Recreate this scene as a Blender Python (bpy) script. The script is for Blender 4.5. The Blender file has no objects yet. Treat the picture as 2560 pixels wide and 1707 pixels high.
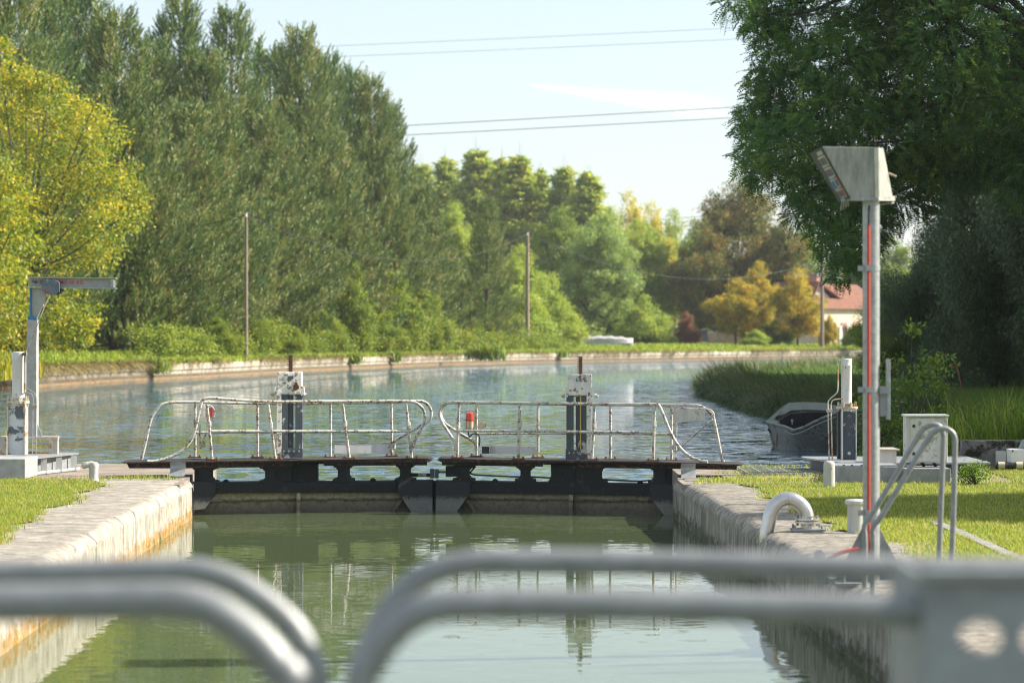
import bpy, math, random
import numpy as np
from mathutils import Vector, Matrix
from mathutils.geometry import tessellate_polygon
PI = math.pi
F, HZ, CX, CH = 7111.0, 845.0, 1280.0, 1.59          # focal length in photo pixels, horizon row, centre column, eye height
ZUP, ZLO = -0.20, -0.446                              # upper pool and chamber water levels
sc = bpy.context.scene
col = sc.collection
def P(px, py, Y): return Vector(((px-CX)/F*Y, Y, CH-(py-HZ)/F*Y))
def D(x, y): return (x*1.08844, y*1.08844)
def GY(py, z=0.0): return (CH-z)*F/(py-HZ)
def G(px, py, z=0.0): return P(px, py, GY(py, z))
LX0, RX0, SLOPE = -2.84, 2.61, -0.0242
def lx(Y): return LX0+SLOPE*Y
def rx(Y): return RX0+SLOPE*Y

# ------------------------------------------------------------------ materials
def new_mat(name):
    m = bpy.data.materials.new(name); m.use_nodes = True
    nt = m.node_tree; nt.nodes.clear()
    return m, nt
def N(nt, t, **kw):
    n = nt.nodes.new(t)
    for k, v in kw.items():
        if k in n.inputs.keys(): n.inputs[k].default_value = v
        else: setattr(n, k, v)
    return n
def ramp(nt, fac, stops, interp='LINEAR'):
    r = nt.nodes.new('ShaderNodeValToRGB'); r.color_ramp.interpolation = interp
    e = r.color_ramp.elements
    while len(e) > 1: e.remove(e[0])
    e[0].position = stops[0][0]; c = stops[0][1]; e[0].color = (*c, 1) if len(c) == 3 else c
    for p, c in stops[1:]:
        x = e.new(p); x.color = (*c, 1) if len(c) == 3 else c
    nt.links.new(fac, r.inputs[0]); return r
def noise(nt, vec, scale, detail=4, rough=0.6, dist=0.0):
    n = N(nt, 'ShaderNodeTexNoise'); n.inputs['Scale'].default_value = scale
    n.inputs['Detail'].default_value = detail; n.inputs['Roughness'].default_value = rough
    n.inputs['Distortion'].default_value = dist
    nt.links.new(vec, n.inputs['Vector']); return n.outputs['Fac']
def mapping(nt, vec, scale=(1,1,1), loc=(0,0,0)):
    m = N(nt, 'ShaderNodeMapping'); m.inputs['Scale'].default_value = scale; m.inputs['Location'].default_value = loc
    nt.links.new(vec, m.inputs['Vector']); return m.outputs['Vector']
def mixc(nt, fac, a, b, mode='MIX'):
    m = N(nt, 'ShaderNodeMix', data_type='RGBA', blend_type=mode)
    if isinstance(fac, (int, float)): m.inputs[0].default_value = fac
    else: nt.links.new(fac, m.inputs[0])
    for s, v in ((6, a), (7, b)):
        if isinstance(v, tuple): m.inputs[s].default_value = (*v[:3], 1)
        else: nt.links.new(v, m.inputs[s])
    return m.outputs[2]
def maths(nt, op, a, b=0.0, clamp=False):
    m = N(nt, 'ShaderNodeMath', operation=op, use_clamp=clamp)
    for i, v in enumerate((a, b)):
        if isinstance(v, (int, float)): m.inputs[i].default_value = v
        else: nt.links.new(v, m.inputs[i])
    return m.outputs[0]
def finish(nt, colr, rough=0.6, metal=0.0, bump=None, bstr=0.3, bdist=0.01, spec=0.5):
    b = N(nt, 'ShaderNodeBsdfPrincipled')
    for nm, v in (('Base Color', colr), ('Roughness', rough), ('Metallic', metal)):
        if isinstance(v, (int, float)): b.inputs[nm].default_value = v
        elif isinstance(v, tuple): b.inputs[nm].default_value = (*v[:3], 1)
        else: nt.links.new(v, b.inputs[nm])
    b.inputs['Specular IOR Level'].default_value = spec
    if bump is not None:
        bp = N(nt, 'ShaderNodeBump'); bp.inputs['Strength'].default_value = bstr; bp.inputs['Distance'].default_value = bdist
        nt.links.new(bump, bp.inputs['Height']); nt.links.new(bp.outputs[0], b.inputs['Normal'])
    o = N(nt, 'ShaderNodeOutputMaterial'); nt.links.new(b.outputs[0], o.inputs[0])
    return b
def geo(nt): return N(nt, 'ShaderNodeNewGeometry').outputs['Position']

def chipped(name, paint, under, rust, t1=0.56, scale=26, rough=0.55, under_t=None, dirt=0.5):
    """old paint, worn through in patches to dark metal and rust"""
    m, nt = new_mat(name); g = geo(nt)
    a = noise(nt, g, scale, 6, 0.65, 0.4); b = noise(nt, g, scale*0.28, 4, 0.6)
    s = maths(nt, 'ADD', maths(nt, 'MULTIPLY', a, 0.62), maths(nt, 'MULTIPLY', b, 0.38))
    f = ramp(nt, s, [(t1, (0,0,0)), (t1+0.025, (1,1,1))]).outputs[0]
    d = noise(nt, mapping(nt, g, (9,9,1.6)), 1.0, 5, 0.7)
    base = mixc(nt, ramp(nt, d, [(0.42, (0,0,0)), (0.8, (dirt,)*3)]).outputs[0], paint, tuple(x*0.45 for x in paint))
    rr = noise(nt, g, scale*1.9, 3)
    w = mixc(nt, ramp(nt, rr, [(0.42, (0,0,0)), (0.6, (1,1,1))]).outputs[0], under, rust)
    c = mixc(nt, f, base, w)
    finish(nt, c, rough, 0.0, a, 0.35, 0.004)
    return m
def plain(name, c, rough=0.6, metal=0.0, var=0.25, scale=8, bstr=0.15, spec=0.5, stretch=(1,1,1)):
    m, nt = new_mat(name); g = mapping(nt, geo(nt), stretch)
    a = noise(nt, g, scale, 6, 0.65)
    cc = mixc(nt, ramp(nt, a, [(0.3, (0,0,0)), (0.7, (1,1,1))]).outputs[0], tuple(x*(1-var) for x in c), tuple(min(1, x*(1+var)) for x in c))
    finish(nt, cc, rough, metal, a, bstr, 0.005, spec)
    return m
def emit(name, c): return plain(name, c, 0.35)

M = {}
M['white_rust'] = chipped('flaking_white_paint', (0.55,0.53,0.475), (0.10,0.08,0.06), (0.22,0.11,0.055), 0.522, 42)
M['white_old'] = chipped('old_white_paint', (0.62,0.63,0.62), (0.12,0.13,0.13), (0.20,0.15,0.11), 0.60, 18)
M['white_clean'] = chipped('bollard_white_paint', (0.52,0.51,0.47), (0.30,0.27,0.23), (0.25,0.20,0.15), 0.59, 34, dirt=0.75)
M['gearbox'] = chipped('gearbox_paint', (0.66,0.65,0.60), (0.13,0.11,0.09), (0.25,0.12,0.06), 0.535, 28)
M['black_iron'] = chipped('black_iron', (0.006,0.007,0.009), (0.03,0.03,0.03), (0.05,0.032,0.022), 0.58, 22, 0.75)
M['deck_iron'] = chipped('deck_iron', (0.018,0.015,0.014), (0.06,0.04,0.03), (0.11,0.05,0.03), 0.52, 30, 0.85)
M['slate_paint'] = chipped('slate_grey_paint', (0.055,0.07,0.085), (0.40,0.41,0.41), (0.5,0.5,0.49), 0.585, 7, 0.5)
M['slate_worn'] = chipped('slate_grey_worn_paint', (0.10,0.12,0.14), (0.50,0.52,0.53), (0.55,0.57,0.57), 0.50, 4.5, 0.5)
M['rust'] = plain('rusty_steel', (0.16,0.07,0.035), 0.85, 0, 0.5, 40)
M['rust_rack'] = plain('brown_steel', (0.075,0.032,0.02), 0.8, 0, 0.4, 30)
M['rust_frame'] = chipped('rust_streaked_steel', (0.48,0.45,0.38), (0.30,0.19,0.10), (0.35,0.14,0.05), 0.52, 14)
M['galv'] = plain('galvanised_steel', (0.34,0.355,0.36), 0.45, 0.5, 0.22, 22)
M['galv_tube'] = plain('galvanised_tube', (0.24,0.25,0.25), 0.5, 0.35, 0.2, 25)
M['galv_dull'] = plain('dull_galvanised_steel', (0.25,0.265,0.27), 0.65, 0.2, 0.25, 10)
M['galv_pale'] = plain('pale_galvanised_steel', (0.34,0.35,0.335), 0.6, 0.1, 0.2, 10)
M['stainless'] = plain('stainless_pipe', (0.56,0.55,0.53), 0.30, 0.85, 0.1, 18)
M['aluminium'] = plain('brushed_box_steel', (0.27,0.275,0.245), 0.65, 0.1, 0.4, 9, stretch=(3,3,0.6))
M['cabinet'] = chipped('cabinet_paint', (0.60,0.58,0.55), (0.36,0.33,0.29), (0.32,0.27,0.22), 0.57, 9, 0.6, dirt=0.7)
M['dark'] = plain('dark_plastic', (0.02,0.02,0.022), 0.5)
M['rubber'] = plain('black_cable', (0.015,0.015,0.016), 0.6)
M['red_lamp'] = plain('red_lamp_glass', (0.75,0.06,0.03), 0.25, 0, 0.1)
M['red_plate'] = plain('red_sign_plate', (0.32,0.04,0.04), 0.5)
M['lamp_base'] = plain('beige_lamp_base', (0.50,0.44,0.30), 0.6)
M['white_plain'] = plain('clean_white', (0.75,0.75,0.73), 0.5, 0, 0.1)
M['red_cable'] = plain('orange_red_conduit', (0.50,0.055,0.02), 0.5, 0, 0.12)
M['blue_paint'] = plain('blue_steel_paint', (0.03,0.15,0.30), 0.5)
M['hoist_grey'] = plain('hoist_grey_paint', (0.11,0.14,0.17), 0.5)
M['sign_dark'] = plain('sign_cell', (0.055,0.055,0.06), 0.4)
M['sign_beige'] = plain('sign_frame', (0.48,0.46,0.38), 0.6)
M['sign_blue'] = plain('sign_blue', (0.10,0.40,0.72), 0.5)
M['sign_pink'] = plain('sign_pink', (0.45,0.24,0.20), 0.5)
M['letter_red'] = plain('red_lettering', (0.55,0.06,0.06), 0.6)
M['letter_grey'] = plain('grey_lettering', (0.10,0.11,0.13), 0.6)
M['yellow'] = plain('yellow_paint', (0.50,0.36,0.08), 0.6)
M['timber_pole'] = plain('weathered_pole_timber', (0.25,0.19,0.14), 0.85, 0, 0.3, 4, stretch=(6,6,0.5))
M['bark'] = plain('bark', (0.085,0.068,0.052), 0.9, 0, 0.4, 7, 0.6, stretch=(3,3,0.7))
M['bark_dark'] = plain('dark_bark', (0.05,0.045,0.04), 0.9, 0, 0.4, 7, 0.6)
M['boat_wood'] = chipped('weathered_boat_paint', (0.20,0.205,0.185), (0.08,0.082,0.08), (0.30,0.30,0.27), 0.52, 9, 0.8)
M['boat_rim'] = chipped('weathered_rim_paint', (0.22,0.235,0.20), (0.11,0.10,0.09), (0.09,0.08,0.07), 0.56, 14, 0.8)
M['boat_inside'] = plain('dark_boat_lining', (0.018,0.019,0.022), 0.85)
M['render_wall'] = plain('cream_masonry', (0.74,0.62,0.47), 0.9, 0, 0.14, 1.2)
M['gable_wall'] = plain('shade_grey_render', (0.42,0.38,0.34), 0.9, 0, 0.12, 1.2)  # greyer than the cream front: shade on the gable is put into the colour
M['roof'] = plain('red_roof_tiles', (0.20,0.085,0.05), 0.85, 0, 0.35, 2.5)
M['door_brown'] = plain('brown_door_paint', (0.13,0.05,0.04), 0.6)
M['brick'] = plain('pink_brick', (0.42,0.22,0.17), 0.85)
M['glass'] = plain('window_glass', (0.05,0.06,0.07), 0.1)
M['cover_white'] = plain('white_cover', (0.36,0.355,0.34), 0.55)
M['zinc'] = plain('zinc_sheet', (0.18,0.20,0.22), 0.5)
M['ruin'] = plain('pink_rubble', (0.42,0.33,0.27), 0.9, 0, 0.3, 2)

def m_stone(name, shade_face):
    """lock wall: pale limestone with black crust streaks; orange algae near the waterline; shade_face darkens both to paint in shade"""
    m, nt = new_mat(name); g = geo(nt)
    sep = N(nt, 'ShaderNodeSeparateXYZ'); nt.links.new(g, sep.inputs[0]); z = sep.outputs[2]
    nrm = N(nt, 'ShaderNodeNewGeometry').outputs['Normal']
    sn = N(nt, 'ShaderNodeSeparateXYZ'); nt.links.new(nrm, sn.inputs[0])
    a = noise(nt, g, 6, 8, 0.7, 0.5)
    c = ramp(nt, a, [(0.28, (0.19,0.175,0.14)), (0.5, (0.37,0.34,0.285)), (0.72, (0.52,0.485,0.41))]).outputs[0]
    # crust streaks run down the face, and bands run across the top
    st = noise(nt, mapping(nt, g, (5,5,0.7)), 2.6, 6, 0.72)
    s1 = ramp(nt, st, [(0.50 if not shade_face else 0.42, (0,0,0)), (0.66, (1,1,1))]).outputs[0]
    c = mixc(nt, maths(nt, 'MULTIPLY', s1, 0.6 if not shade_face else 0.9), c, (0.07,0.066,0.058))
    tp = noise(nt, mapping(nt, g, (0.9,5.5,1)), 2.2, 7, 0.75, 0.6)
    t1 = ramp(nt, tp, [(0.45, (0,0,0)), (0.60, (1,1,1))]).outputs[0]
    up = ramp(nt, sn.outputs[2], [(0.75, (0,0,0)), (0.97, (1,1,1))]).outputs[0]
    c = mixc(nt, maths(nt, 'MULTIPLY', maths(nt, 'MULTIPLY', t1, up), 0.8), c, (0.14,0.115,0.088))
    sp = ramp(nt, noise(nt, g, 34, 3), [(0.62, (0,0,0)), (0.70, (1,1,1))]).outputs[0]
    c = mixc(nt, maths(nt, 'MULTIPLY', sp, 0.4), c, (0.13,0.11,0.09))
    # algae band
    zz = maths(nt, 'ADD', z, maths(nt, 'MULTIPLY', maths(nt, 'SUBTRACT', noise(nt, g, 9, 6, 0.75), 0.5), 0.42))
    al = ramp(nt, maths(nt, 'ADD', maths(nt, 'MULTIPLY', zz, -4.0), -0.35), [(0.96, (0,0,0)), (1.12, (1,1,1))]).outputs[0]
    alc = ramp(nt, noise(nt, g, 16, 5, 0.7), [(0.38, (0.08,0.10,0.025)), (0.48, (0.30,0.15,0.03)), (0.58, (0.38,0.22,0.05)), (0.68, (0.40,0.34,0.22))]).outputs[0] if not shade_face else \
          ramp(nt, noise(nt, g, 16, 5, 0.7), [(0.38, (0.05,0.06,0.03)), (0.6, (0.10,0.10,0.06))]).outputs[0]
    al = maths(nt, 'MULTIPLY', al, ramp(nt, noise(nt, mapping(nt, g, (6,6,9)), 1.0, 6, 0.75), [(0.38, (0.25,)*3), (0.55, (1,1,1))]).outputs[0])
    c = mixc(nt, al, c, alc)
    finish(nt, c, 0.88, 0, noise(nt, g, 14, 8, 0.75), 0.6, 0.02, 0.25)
    return m
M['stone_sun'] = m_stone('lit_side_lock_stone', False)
M['stone_shade'] = m_stone('shaded_side_lock_stone', True)  # copy with the wall's shade painted in as darker streaks and algae
def m_concrete(name, c0, c1, scale=3, moss=None):
    m, nt = new_mat(name); g = geo(nt)
    a = noise(nt, g, scale, 8, 0.72, 0.3)
    c = ramp(nt, a, [(0.3, c0), (0.68, c1)]).outputs[0]
    sp = ramp(nt, noise(nt, g, scale*12, 3), [(0.6, (0,0,0)), (0.7, (1,1,1))]).outputs[0]
    c = mixc(nt, maths(nt, 'MULTIPLY', sp, 0.45), c, tuple(x*0.4 for x in c0))
    if moss:
        c = mixc(nt, ramp(nt, noise(nt, g, scale*0.8, 5, 0.7, 0.4), [(0.52, (0,0,0)), (0.6, (1,1,1))]).outputs[0], c, moss)
    finish(nt, c, 0.9, 0, noise(nt, g, scale*6, 6, 0.7), 0.5, 0.012, 0.2)
    return m
M['quay'] = m_concrete('quay_paving', (0.13,0.105,0.085), (0.34,0.29,0.24), 2.0)
M['concrete'] = m_concrete('lichen_concrete', (0.07,0.068,0.062), (0.27,0.26,0.24), 6, (0.02,0.022,0.012))
M['strip'] = m_concrete('pale_concrete', (0.16,0.155,0.14), (0.34,0.33,0.30), 5)
M['bed'] = m_concrete('mud', (0.05,0.045,0.03), (0.09,0.08,0.05), 1)
def m_skin():
    m, nt = new_mat('algae_covered_gate_skin'); g = geo(nt)
    sep = N(nt, 'ShaderNodeSeparateXYZ'); nt.links.new(g, sep.inputs[0]); z = sep.outputs[2]
    n1 = noise(nt, mapping(nt, g, (1,1,2)), 3.5, 7, 0.75, 0.5)
    zz = maths(nt, 'ADD', maths(nt, 'MULTIPLY', z, 3.6), maths(nt, 'MULTIPLY', n1, 0.5))
    c = ramp(nt, maths(nt, 'ADD', zz, 1.25), [(0.0, (0.12,0.105,0.08)), (0.30, (0.20,0.165,0.12)), (0.40, (0.06,0.055,0.04)), (0.52, (0.36,0.32,0.22)), (0.8, (0.26,0.245,0.16))]).outputs[0]
    c = mixc(nt, ramp(nt, noise(nt, g, 22, 4), [(0.45, (0,0,0)), (0.7, (0.5,0.5,0.5))]).outputs[0], c, (0.03,0.028,0.02))
    finish(nt, c, 0.8, 0, noise(nt, g, 18, 5), 0.5, 0.01, 0.3)
    return m
M['skin'] = m_skin()
def m_gusset():
    m, nt = new_mat('scale_marked_black_iron'); g = geo(nt)
    sep = N(nt, 'ShaderNodeSeparateXYZ'); nt.links.new(g, sep.inputs[0]); z = sep.outputs[2]
    n1 = noise(nt, g, 20, 7, 0.75, 0.3)
    zz = maths(nt, 'SUBTRACT', maths(nt, 'MULTIPLY', z, -4.5), maths(nt, 'MULTIPLY', n1, 0.9))
    f = ramp(nt, zz, [(0.75, (0,0,0)), (1.5, (1,1,1))]).outputs[0]
    c = mixc(nt, f, (0.010,0.012,0.016), mixc(nt, n1, (0.06,0.063,0.06), (0.24,0.235,0.21)))
    finish(nt, c, 0.6, 0, n1, 0.4, 0.004); return m
M['gusset'] = m_gusset()
def m_bankwall():
    m, nt = new_mat('far_bank_masonry'); g = geo(nt)
    sep = N(nt, 'ShaderNodeSeparateXYZ'); nt.links.new(g, sep.inputs[0]); z = sep.outputs[2]
    a = noise(nt, mapping(nt, g, (1.6,1.6,1)), 1.0, 7, 0.75)
    zz = maths(nt, 'ADD', z, maths(nt, 'MULTIPLY', maths(nt, 'SUBTRACT', a, 0.5), 0.12))
    c = ramp(nt, maths(nt, 'MULTIPLY', maths(nt, 'ADD', zz, 0.2), 1.45),
             [(0.0, (0.24,0.155,0.075)), (0.12, (0.28,0.17,0.08)), (0.15, (0.09,0.075,0.055)), (0.28, (0.11,0.095,0.07)), (0.36, (0.38,0.335,0.27)), (0.95, (0.48,0.43,0.35))]).outputs[0]
    st = ramp(nt, noise(nt, mapping(nt, g, (1.3,1.3,0.3)), 1.0, 6, 0.75), [(0.46, (0,0,0)), (0.58, (1,1,1))]).outputs[0]
    c = mixc(nt, maths(nt, 'MULTIPLY', st, 0.8), c, (0.15,0.125,0.085))
    finish(nt, c, 0.9, 0, noise(nt, g, 5, 5), 0.6, 0.03, 0.2)
    return m
M['bankwall'] = m_bankwall()
def m_ground(name, stops, scale=1.5, bumps=25):
    m, nt = new_mat(name); g = geo(nt)
    a = noise(nt, g, scale, 7, 0.7, 0.3); b = noise(nt, g, scale*14, 5, 0.7)
    s = maths(nt, 'ADD', maths(nt, 'MULTIPLY', a, 0.6), maths(nt, 'MULTIPLY', b, 0.4))
    finish(nt, ramp(nt, s, stops).outputs[0], 0.95, 0, b, 0.8, 0.02, 0.1)
    return m
M['lawn'] = m_ground('lawn_turf', [(0.36, (0.075,0.10,0.018)), (0.5, (0.13,0.155,0.025)), (0.63, (0.20,0.18,0.05))])
M['field'] = m_ground('bank_turf', [(0.36, (0.05,0.08,0.015)), (0.5, (0.09,0.12,0.022)), (0.63, (0.15,0.14,0.04))], 0.4)
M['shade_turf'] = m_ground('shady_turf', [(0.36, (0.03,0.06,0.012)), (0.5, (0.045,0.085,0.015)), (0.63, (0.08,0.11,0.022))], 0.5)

def m_water(name, base, waves, rough=0.02):
    """waves: (mapping scale, slope x, slope y) layers; facet slopes come straight from noise so far ripples survive"""
    m, nt = new_mat(name); g = geo(nt)
    acc = None
    for sc_, sx, sy, det in waves:
        n = N(nt, 'ShaderNodeTexNoise'); n.inputs['Scale'].default_value = 1.0; n.inputs['Detail'].default_value = det; n.inputs['Roughness'].default_value = 0.55; n.inputs['Distortion'].default_value = 0.4
        nt.links.new(mapping(nt, g, sc_), n.inputs['Vector'])
        s1 = N(nt, 'ShaderNodeVectorMath', operation='SUBTRACT'); nt.links.new(n.outputs['Color'], s1.inputs[0]); s1.inputs[1].default_value = (0.5,0.5,0.5)
        s2 = N(nt, 'ShaderNodeVectorMath', operation='MULTIPLY'); nt.links.new(s1.outputs[0], s2.inputs[0]); s2.inputs[1].default_value = (sx,sy,0)
        if acc is None: acc = s2.outputs[0]
        else:
            s3 = N(nt, 'ShaderNodeVectorMath', operation='ADD'); nt.links.new(acc, s3.inputs[0]); nt.links.new(s2.outputs[0], s3.inputs[1]); acc = s3.outputs[0]
    pa = ramp(nt, noise(nt, mapping(nt, g, (0.10,0.045,1)), 1.0, 3, 0.5), [(0.36, (0.5,)*3), (0.6, (1,1,1))]).outputs[0]
    s5 = N(nt, 'ShaderNodeVectorMath', operation='MULTIPLY'); nt.links.new(acc, s5.inputs[0]); nt.links.new(pa, s5.inputs[1])
    s4 = N(nt, 'ShaderNodeVectorMath', operation='ADD'); nt.links.new(s5.outputs[0], s4.inputs[0]); s4.inputs[1].default_value = (0,0,1)
    nn = N(nt, 'ShaderNodeVectorMath', operation='NORMALIZE'); nt.links.new(s4.outputs[0], nn.inputs[0])
    bs = N(nt, 'ShaderNodeBsdfPrincipled')
    bs.inputs['Base Color'].default_value = (*base, 1); bs.inputs['Roughness'].default_value = rough
    bs.inputs['IOR'].default_value = 1.333; nt.links.new(nn.outputs[0], bs.inputs['Normal'])
    o = N(nt, 'ShaderNodeOutputMaterial'); nt.links.new(bs.outputs[0], o.inputs[0])
    return m
M['water_up'] = m_water('rippled_pool_water', (0.055,0.115,0.155), [((2.7,5.2,1), 0.85, 1.9, 4), ((0.7,1.5,1), 0.1, 0.45, 2)])
M['water_lo'] = m_water('still_chamber_water', (0.08,0.108,0.05), [((4.0,11.0,1), 0.03, 0.075, 3), ((0.8,1.9,1), 0.01, 0.035, 2)])

def m_leaf(name, stops, trans=0.32, clump=0.9, rough=0.5, spec=0.25):
    """leaf colour varies leaf by leaf and spray by spray"""
    m, nt = new_mat(name)
    at = N(nt, 'ShaderNodeAttribute', attribute_name='rnd')
    tc = N(nt, 'ShaderNodeTexCoord').outputs['Object']
    n = noise(nt, tc, clump, 3, 0.6)
    s = maths(nt, 'ADD', maths(nt, 'MULTIPLY', at.outputs['Fac'], 0.55), maths(nt, 'MULTIPLY', n, 0.45))
    c = ramp(nt, s, stops).outputs[0]
    b = N(nt, 'ShaderNodeBsdfPrincipled'); b.inputs['Roughness'].default_value = rough; b.inputs['Specular IOR Level'].default_value = spec
    nt.links.new(c, b.inputs['Base Color'])
    t = N(nt, 'ShaderNodeBsdfTranslucent')
    c2 = mixc(nt, 0.6, c, (0.9,1.0,0.25), 'MULTIPLY')
    sc2 = mixc(nt, 1.0, c2, (2.2,2.2,2.2), 'MULTIPLY'); nt.links.new(sc2, t.inputs[0])
    mx = N(nt, 'ShaderNodeMixShader'); mx.inputs[0].default_value = trans
    nt.links.new(b.outputs[0], mx.inputs[1]); nt.links.new(t.outputs[0], mx.inputs[2])
    o = N(nt, 'ShaderNodeOutputMaterial'); nt.links.new(mx.outputs[0], o.inputs[0])
    return m
L = {}
L['yellow'] = m_leaf('yellowing_leaves', [(0.2, (0.07,0.12,0.015)), (0.43, (0.16,0.21,0.02)), (0.56, (0.30,0.30,0.03)), (0.69, (0.54,0.40,0.03)), (0.84, (0.70,0.36,0.03))], 0.28, 0.9)
L['pine'] = m_leaf('pine_needles', [(0.2, (0.035,0.09,0.04)), (0.45, (0.095,0.17,0.06)), (0.62, (0.22,0.29,0.095)), (0.82, (0.38,0.32,0.13))], 0.10, 0.5)
L['pine_olive'] = m_leaf('olive_pine_needles', [(0.2, (0.05,0.10,0.04)), (0.45, (0.125,0.19,0.06)), (0.65, (0.28,0.31,0.10)), (0.85, (0.40,0.29,0.14))], 0.10, 0.5)
L['poplar'] = m_leaf('poplar_leaves', [(0.2, (0.12,0.20,0.05)), (0.45, (0.26,0.32,0.06)), (0.6, (0.36,0.38,0.08)), (0.8, (0.52,0.44,0.09))], 0.35, 0.35)
L['gold'] = m_leaf('golden_leaves', [(0.2, (0.22,0.26,0.05)), (0.5, (0.42,0.38,0.07)), (0.75, (0.66,0.46,0.08))], 0.35, 0.5)
L['light'] = m_leaf('light_green_leaves', [(0.2, (0.12,0.19,0.045)), (0.45, (0.24,0.31,0.065)), (0.65, (0.38,0.39,0.08)), (0.85, (0.46,0.42,0.09))], 0.32, 0.5)
L['silver'] = m_leaf('silvery_green_leaves', [(0.2, (0.10,0.17,0.07)), (0.45, (0.21,0.29,0.10)), (0.7, (0.38,0.42,0.14))], 0.28, 0.5)
L['mid'] = m_leaf('mid_green_leaves', [(0.2, (0.06,0.11,0.025)), (0.45, (0.14,0.21,0.045)), (0.7, (0.29,0.31,0.06))], 0.3, 0.5)
L['chestnut'] = m_leaf('rusty_chestnut_leaves', [(0.25, (0.045,0.08,0.02)), (0.45, (0.11,0.14,0.03)), (0.6, (0.24,0.18,0.04)), (0.78, (0.38,0.17,0.045))], 0.22, 0.6)
L['orange'] = m_leaf('orange_yellow_leaves', [(0.25, (0.09,0.12,0.02)), (0.42, (0.22,0.22,0.03)), (0.56, (0.44,0.32,0.04)), (0.75, (0.60,0.30,0.05))], 0.35, 0.8)
L['redleaf'] = m_leaf('dull_red_leaves', [(0.2, (0.10,0.08,0.04)), (0.5, (0.22,0.10,0.06)), (0.8, (0.34,0.14,0.10))], 0.25, 0.8)
L['bush'] = m_leaf('bright_bush_leaves', [(0.2, (0.06,0.11,0.02)), (0.45, (0.13,0.19,0.03)), (0.65, (0.26,0.28,0.04)), (0.82, (0.50,0.40,0.04))], 0.3, 0.7)
L['robinia'] = m_leaf('robinia_leaflets', [(0.2, (0.045,0.11,0.045)), (0.5, (0.07,0.155,0.05)), (0.7, (0.17,0.23,0.045)), (0.88, (0.42,0.38,0.06))], 0.4, 1.1)
L['hedge'] = m_leaf('dark_hedge_leaves', [(0.2, (0.045,0.085,0.04)), (0.5, (0.075,0.125,0.055)), (0.75, (0.12,0.15,0.065)), (0.9, (0.17,0.12,0.09))], 0.15, 0.6)
L['dogwood'] = m_leaf('dogwood_leaves', [(0.2, (0.05,0.10,0.02)), (0.5, (0.10,0.17,0.03)), (0.75, (0.28,0.32,0.04))], 0.35, 2)
L['lawn'] = m_leaf('lawn_blades', [(0.2, (0.10,0.155,0.02)), (0.42, (0.19,0.255,0.035)), (0.58, (0.30,0.315,0.06)), (0.72, (0.40,0.31,0.12))], 0.35, 1.1)
L['bankgrass'] = m_leaf('bank_grass_blades', [(0.2, (0.10,0.16,0.02)), (0.5, (0.20,0.27,0.03)), (0.7, (0.32,0.33,0.06)), (0.88, (0.38,0.30,0.13))], 0.35, 0.25)
L['drygrass'] = m_leaf('dry_grass_blades', [(0.2, (0.14,0.12,0.05)), (0.5, (0.26,0.20,0.09)), (0.8, (0.36,0.29,0.15))], 0.25, 0.5)
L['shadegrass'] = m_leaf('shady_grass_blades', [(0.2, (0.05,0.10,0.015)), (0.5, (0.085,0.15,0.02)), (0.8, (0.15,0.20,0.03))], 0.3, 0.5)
L['sedge'] = m_leaf('sedge_blades', [(0.2, (0.035,0.07,0.025)), (0.5, (0.075,0.11,0.035)), (0.7, (0.13,0.14,0.05)), (0.88, (0.24,0.16,0.08))], 0.2, 1.2)
L['reed'] = m_leaf('reed_blades', [(0.2, (0.06,0.11,0.015)), (0.5, (0.13,0.20,0.025)), (0.72, (0.30,0.33,0.06)), (0.88, (0.34,0.26,0.12))], 0.4, 2.5)

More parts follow.
